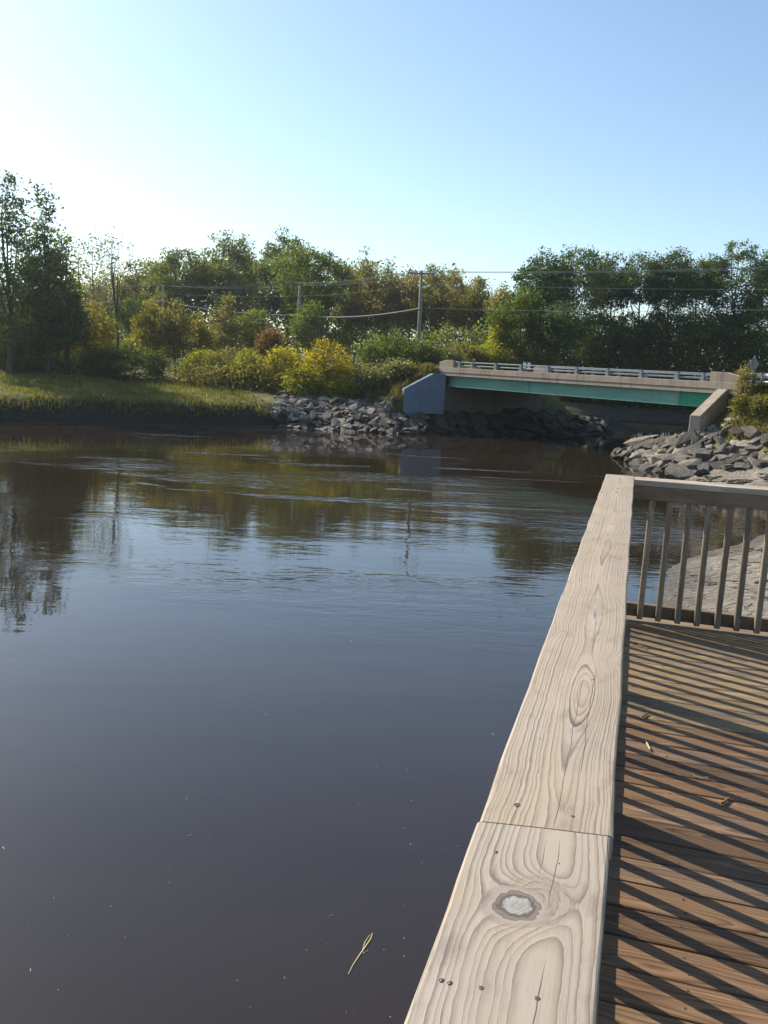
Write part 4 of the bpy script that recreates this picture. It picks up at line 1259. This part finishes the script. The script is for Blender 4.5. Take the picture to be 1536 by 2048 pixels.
# left rail (along the river)
rail = thing('wooden_railing', 'wooden railing along the river with broad weathered cap board', 'railing', (CX, CY, DZ), -RAZ)
JS = -4.763
def cap_board(x0, x1, ya, yb, z1, mat, parent, seed, skew0=0.0, skew1=0.0, axis_='y'):
    """eased cap board with slightly wavering edges"""
    r = random.Random(seed)
    th, e = .038, .0045
    w = x1 - x0
    prof = [(0, -th + .003), (.003, -th), (w - .003, -th), (w, -th + .003), (w, -e), (w - e * .35, -e * .35), (w - e, 0), (w * .5, .0008), (e, 0), (e * .35, -e * .35), (0, -e)]
    n = len(prof)
    L = abs(yb - ya)
    N = max(8, int(L / .07))
    mb = MB()
    for j in range(N + 1):
        f = j / N
        wl_ = .0011 * math.sin(j * .9 + seed) + r.gauss(0, .0005)
        wr_ = .0011 * math.sin(j * .7 + 2 * seed) + r.gauss(0, .0005)
        for (px_, pz_) in prof:
            u_ = px_ / w
            yy = ya + (yb - ya) * f + (skew0 * (1 - f) ** 8 + skew1 * f ** 8) * (u_ - .5)
            xx = x0 + px_ + (wl_ * (1 - u_) + wr_ * u_)
            mb.v.append((xx, yy, z1 + pz_) if axis_ == 'y' else (yy, xx, z1 + pz_))
    for j in range(N):
        for k in range(n):
            k2 = (k + 1) % n
            mb.f.append((j * n + k, j * n + k2, (j + 1) * n + k2, (j + 1) * n + k))
    mb.f.append(tuple(range(n)))
    mb.f.append(tuple(N * n + k for k in range(n))[::-1])
    o = mb.build('cap_board', mat, parent)
    return o
# object space of the caps: origin at the board's centre line, y from the far corner
LUMPS1 = [(.026, -4.20, .040, .20, -.026), (.010, -3.60, .045, .26, -.012), (.088, -3.975, .03, .045, .030), (-.105, -3.80, .045, .06, .026), (.09, -3.35, .03, .06, .02),
          (-.03, -2.36, .13, .05, .034), (-.10, -1.9, .04, .07, .02), (.03, -.8, .05, .2, .012), (.0, -4.75, .03, .12, .008), (.10, -2.9, .04, .1, .018)]
KN1 = [(.012, -3.52, .016, .075, False, .5, .5)]
CAP1 = cap_wood('cap_wood_far', LUMPS1, KN1, [(.036, -4.6, -4.02, .0011), (.013, -4.78, -4.1, .0009), (.02, -3.95, -3.6, .0008), (.004, -3.5, -3.2, .0008), (-.03, -2.6, -1.9, .0012)], 3, 178, .008)
LUMPS2 = [(-.010, -4.952, .040, .055, .034), (.016, -4.925, .035, .042, .020), (.03, -5.9, .05, .1, .03)]
KN2 = [(.010, -4.930, .030, .038, False, 3.1, .6), (-.013, -4.954, .030, .029, True, 2.0, 1.0)]
CAP2 = cap_wood('cap_wood_near', LUMPS2, KN2, [(.024, -4.96, -4.77, .0009), (.03, -5.5, -5.03, .0011), (.006, -4.9, -4.78, .0008)], 11, 145, .022, .6)
capA = thing('x', 'x', 'x') if False else None
def shift_origin(o, x, y, z=0):
    o.data.transform(Matrix.Translation((-x, -y, -z)))
    o.location = Vector(o.location) + Vector((x, y, z))
c1 = cap_board(0, W_, JS + .0008, 0.0, HC, CAP1, rail, 1, skew0=.029)
shift_origin(c1, W_ / 2, 0)
c2 = cap_board(-.0012, W_ - .003, -8.9, JS - .0008, HC - .0008, CAP2, rail, 2, skew1=.029)
shift_origin(c2, W_ / 2, 0)
# screws sunk in the caps
def screw(parent, t_, s_, zt, big):
    rad = .0050 if big else .0024
    ring = [(math.cos(a * math.pi / 5) * rad * (1.35 if a % 2 else 1.1), math.sin(a * math.pi / 5) * rad * (1.6 if a % 3 else 1.1)) for a in range(10)]
    mb = MB().add([(x, y, .0004) for x, y in ring] + [(x * .9, y * .9, -.001) for x, y in ring], [tuple(range(10))] + [(k, (k + 1) % 10, 10 + (k + 1) % 10, 10 + k) for k in range(10)])
    o = mb.build('screw_hole', SCREWHOLE, parent)
    o.location = (t_ - W_ / 2, s_, zt)
    hd = MB()
    rg = [(math.cos(a * math.pi / 4) * rad * .75, math.sin(a * math.pi / 4) * rad * .75) for a in range(8)]
    hd.add([(x, y, .0005) for x, y in rg] + [(x * .6, y * .6, .0010) for x, y in rg], [tuple(range(8, 16))] + [(k, (k + 1) % 8, 8 + (k + 1) % 8, 8 + k) for k in range(8)])
    h2 = hd.build('screw_head', SCREW, parent)
    h2.location = o.location
SCREWHOLE = NT('screw_hole_dark').finish((.045, .033, .026), .9)
SCREW = NT('screw_steel').finish((.16, .13, .11), .45, spec=.5, metal=.6)
for (s_, t_, big) in [(-4.712, .048, 1), (-4.715, .127, 1), (-4.126, .063, 0), (-4.121, .125, 1), (-4.282, .116, 0), (-4.472, .117, 0), (-4.463, .051, 0), (-4.591, .063, 0), (-3.3, .05, 0), (-3.31, .13, 0), (-2.05, .06, 0), (-2.06, .135, 0), (-.95, .06, 0), (-.96, .135, 0)]:
    screw(c1, t_, s_, HC, big)
for (s_, t_, big) in [(-5.105, .063, 1), (-5.100, .120, 1), (-4.847, .037, 0), (-4.844, .119, 0), (-5.108, .022, 0), (-5.109, .031, 0)]:
    screw(c2, t_, s_, HC - .0008, big)
IN = .020                                # inner face of the rail below the cap, measured in from the cap's inner edge
xi = .139
MB().box((xi - .038, -8.9, HC - .038 - .090), (xi, -.10, HC - .0385)).build('top_rail', RAIL_Y, rail, bevel=.003)
MB().box((xi - .0765, -8.9, .030), (xi - .0385, -.10, .117)).build('bottom_rail', RAIL_Y, rail, bevel=.003)
PB = .125
bal = MB().box((-.019, -.019, 0), (.019, .019, HC - .038 - .091 - .022)).mesh('baluster', .0055)
bal.materials.append(RAIL_Z)
posts = [-.17, -1.50, -2.83, -4.16, -5.49, -6.82, -8.15]
pm = MB().box((-.045, -.045, -.6), (.045, .045, HC - .0386)).mesh('post', .004)
pm.materials.append(RAIL_Z)
for i, s_ in enumerate(posts):
    o = bpy.data.objects.new('post', pm)
    o.location = (.054, s_, 0)
    link(o, rail)
    # posts stand between rail and river and fill the rail's bay
    for k in range(9):
        b = bpy.data.objects.new('baluster', bal)
        b.location = (xi - .019, s_ - .160 - k * PB + rb.gauss(0, .002), .022)
        b.rotation_euler = (rb.gauss(0, .003), rb.gauss(0, .003), rb.gauss(0, .02))
        link(b, rail)
    st = MB().box((xi - .038, s_ - .045, .02), (xi - .0005, s_ + .045, HC - .130)).build('post_facing', RAIL_Z, rail, bevel=.003)
# end rail
er = thing('wooden_railing', 'wooden end railing across far side of deck, square balusters', 'railing', (CX, CY, DZ), -RAZ)
capx = generic_wood('cap_wood_across', 'x', (.47, .40, .31), (.40, .33, .25), (.25, .20, .155), 118, .8, .1)
ce = cap_board(-W_, -.001, W_ + .001, 3.1, HC - .001, capx, er, 5, axis_='x')
yi = -W_ + .006
MB().box((W_ + .003 - .06, yi, HC - .038 - .092), (3.1, yi + .038, HC - .0395)).build('top_rail', RAIL_X, er, bevel=.003)
MB().box((W_ - .05, yi + .0385, .030), (3.1, yi + .076, .117)).build('bottom_rail', RAIL_X, er, bevel=.003)
PE = .1212
bal2 = MB().box((-.019, -.019, 0), (.019, .019, HC - .038 - .093 - .022)).mesh('baluster', .0055)
bal2.materials.append(RAIL_Z)
for i in range(23):
    x = .2797 + .019 + PE * i
    if i and i % 11 == 10:
        o = bpy.data.objects.new('post', pm)
        o.location = (x, yi + .0385 + .047 + .04, 0)
        link(o, er)
        continue
    b = bpy.data.objects.new('baluster', bal2)
    b.location = (x + rb.gauss(0, .002), yi + .019, .022)
    b.rotation_euler = (rb.gauss(0, .003), rb.gauss(0, .003), rb.gauss(0, .02))
    link(b, er)

# twigs lying on the deck
TWIG = NT('twig_bark').finish((.14, .09, .045), .8)
STRAW = NT('straw').finish((.50, .40, .20), .7)
def deck_pt(px, py): 
    p = at_z(px, py, DZ + .004)
    return Vector((p.x, p.y, DZ + .004))
for (pts_, rad, mat, lab) in [
        ([(1263, 1288), (1272, 1286), (1280, 1291), (1290, 1297), (1294, 1300)], .003, TWIG, 'curled dry twig near the far end of the deck'),
        ([(1291, 1482), (1295, 1490), (1300, 1500)], .004, STRAW, 'pale straw chip on the deck between two shadow stripes'),
        ([(1286, 1434), (1291, 1430), (1296, 1427)], .005, TWIG, 'short dark stick on the deck beside the wide post shadow'),
        ([(1445, 1608), (1452, 1602), (1459, 1598)], .006, TWIG, 'thick dark stick stub on the deck at right'),
        ([(1386, 1548), (1392, 1556)], .003, TWIG, 'tiny splinter on the deck in the sunny strip'),
        ([(1388, 1553), (1400, 1557), (1416, 1556)], .0022, STRAW, 'thin straw lying flat on the middle deck boards')]:
    P = [deck_pt(*q) + Vector((0, 0, .003)) for q in pts_]
    mb = MB().tube(P, rad, 5)
    tag(mb.build('twig', mat), lab, 'twig', 'twigs scattered on the deck')
# flotsam on the river
P = [at_z(*q, .004) for q in [(697, 1948), (706, 1930), (718, 1912), (732, 1892), (742, 1877), (745, 1866), (738, 1872), (730, 1884), (726, 1898), (727, 1908), (736, 1900)]]
tag(MB().tube(P, [.003, .004, .005, .006, .005, .003, .004, .004, .003, .003, .002], 5).build('floating_straw', STRAW), 'curled pale straw blade floating on the water beside the railing', 'straw')
fl = MB()
rf = random.Random(8)
for i in range(75):
    px, py = rf.uniform(0, 1000), rf.uniform(1150, 2040)
    p = at_z(px, py, .004)
    if px > 1290 - (py - 900) * .42: continue
    s = rf.uniform(.003, .008)
    a = rf.uniform(0, 3.1)
    l_ = s * rf.choice((1, 1, 1, 4))
    c_, s_ = math.cos(a), math.sin(a)
    fl.add([(p.x + c_ * l_, p.y + s_ * l_, .004), (p.x - s_ * s * .5, p.y + c_ * s * .5, .007), (p.x - c_ * l_, p.y - s_ * l_, .004), (p.x + s_ * s * .5, p.y - c_ * s * .5, .006)], [(0, 1, 2, 3)])
tag(fl.build('floating_debris', NT('flotsam').finish((.55, .52, .45), .8)), kind='stuff')
hz = NT('haze')
hz.t.nodes.remove(hz.bsdf)
pv = hz.node('ShaderNodeVolumePrincipled', {'Color': (.86, .92, 1, 1), 'Density': .00022, 'Anisotropy': .55})
hz.t.links.new(pv, hz.out.inputs['Volume'])
ho = MB().box((-1500, -1400, -3), (1500, 1500, 40)).build('haze', hz.mat)
tag(ho, kind='stuff')
print('tris', sum(len(o.data.loop_triangles) if False else sum(len(p.vertices) - 2 for p in o.data.polygons) if len(o.data.polygons) < 3000 else len(o.data.polygons) * 2 for o in S.objects if o.type == 'MESH'))
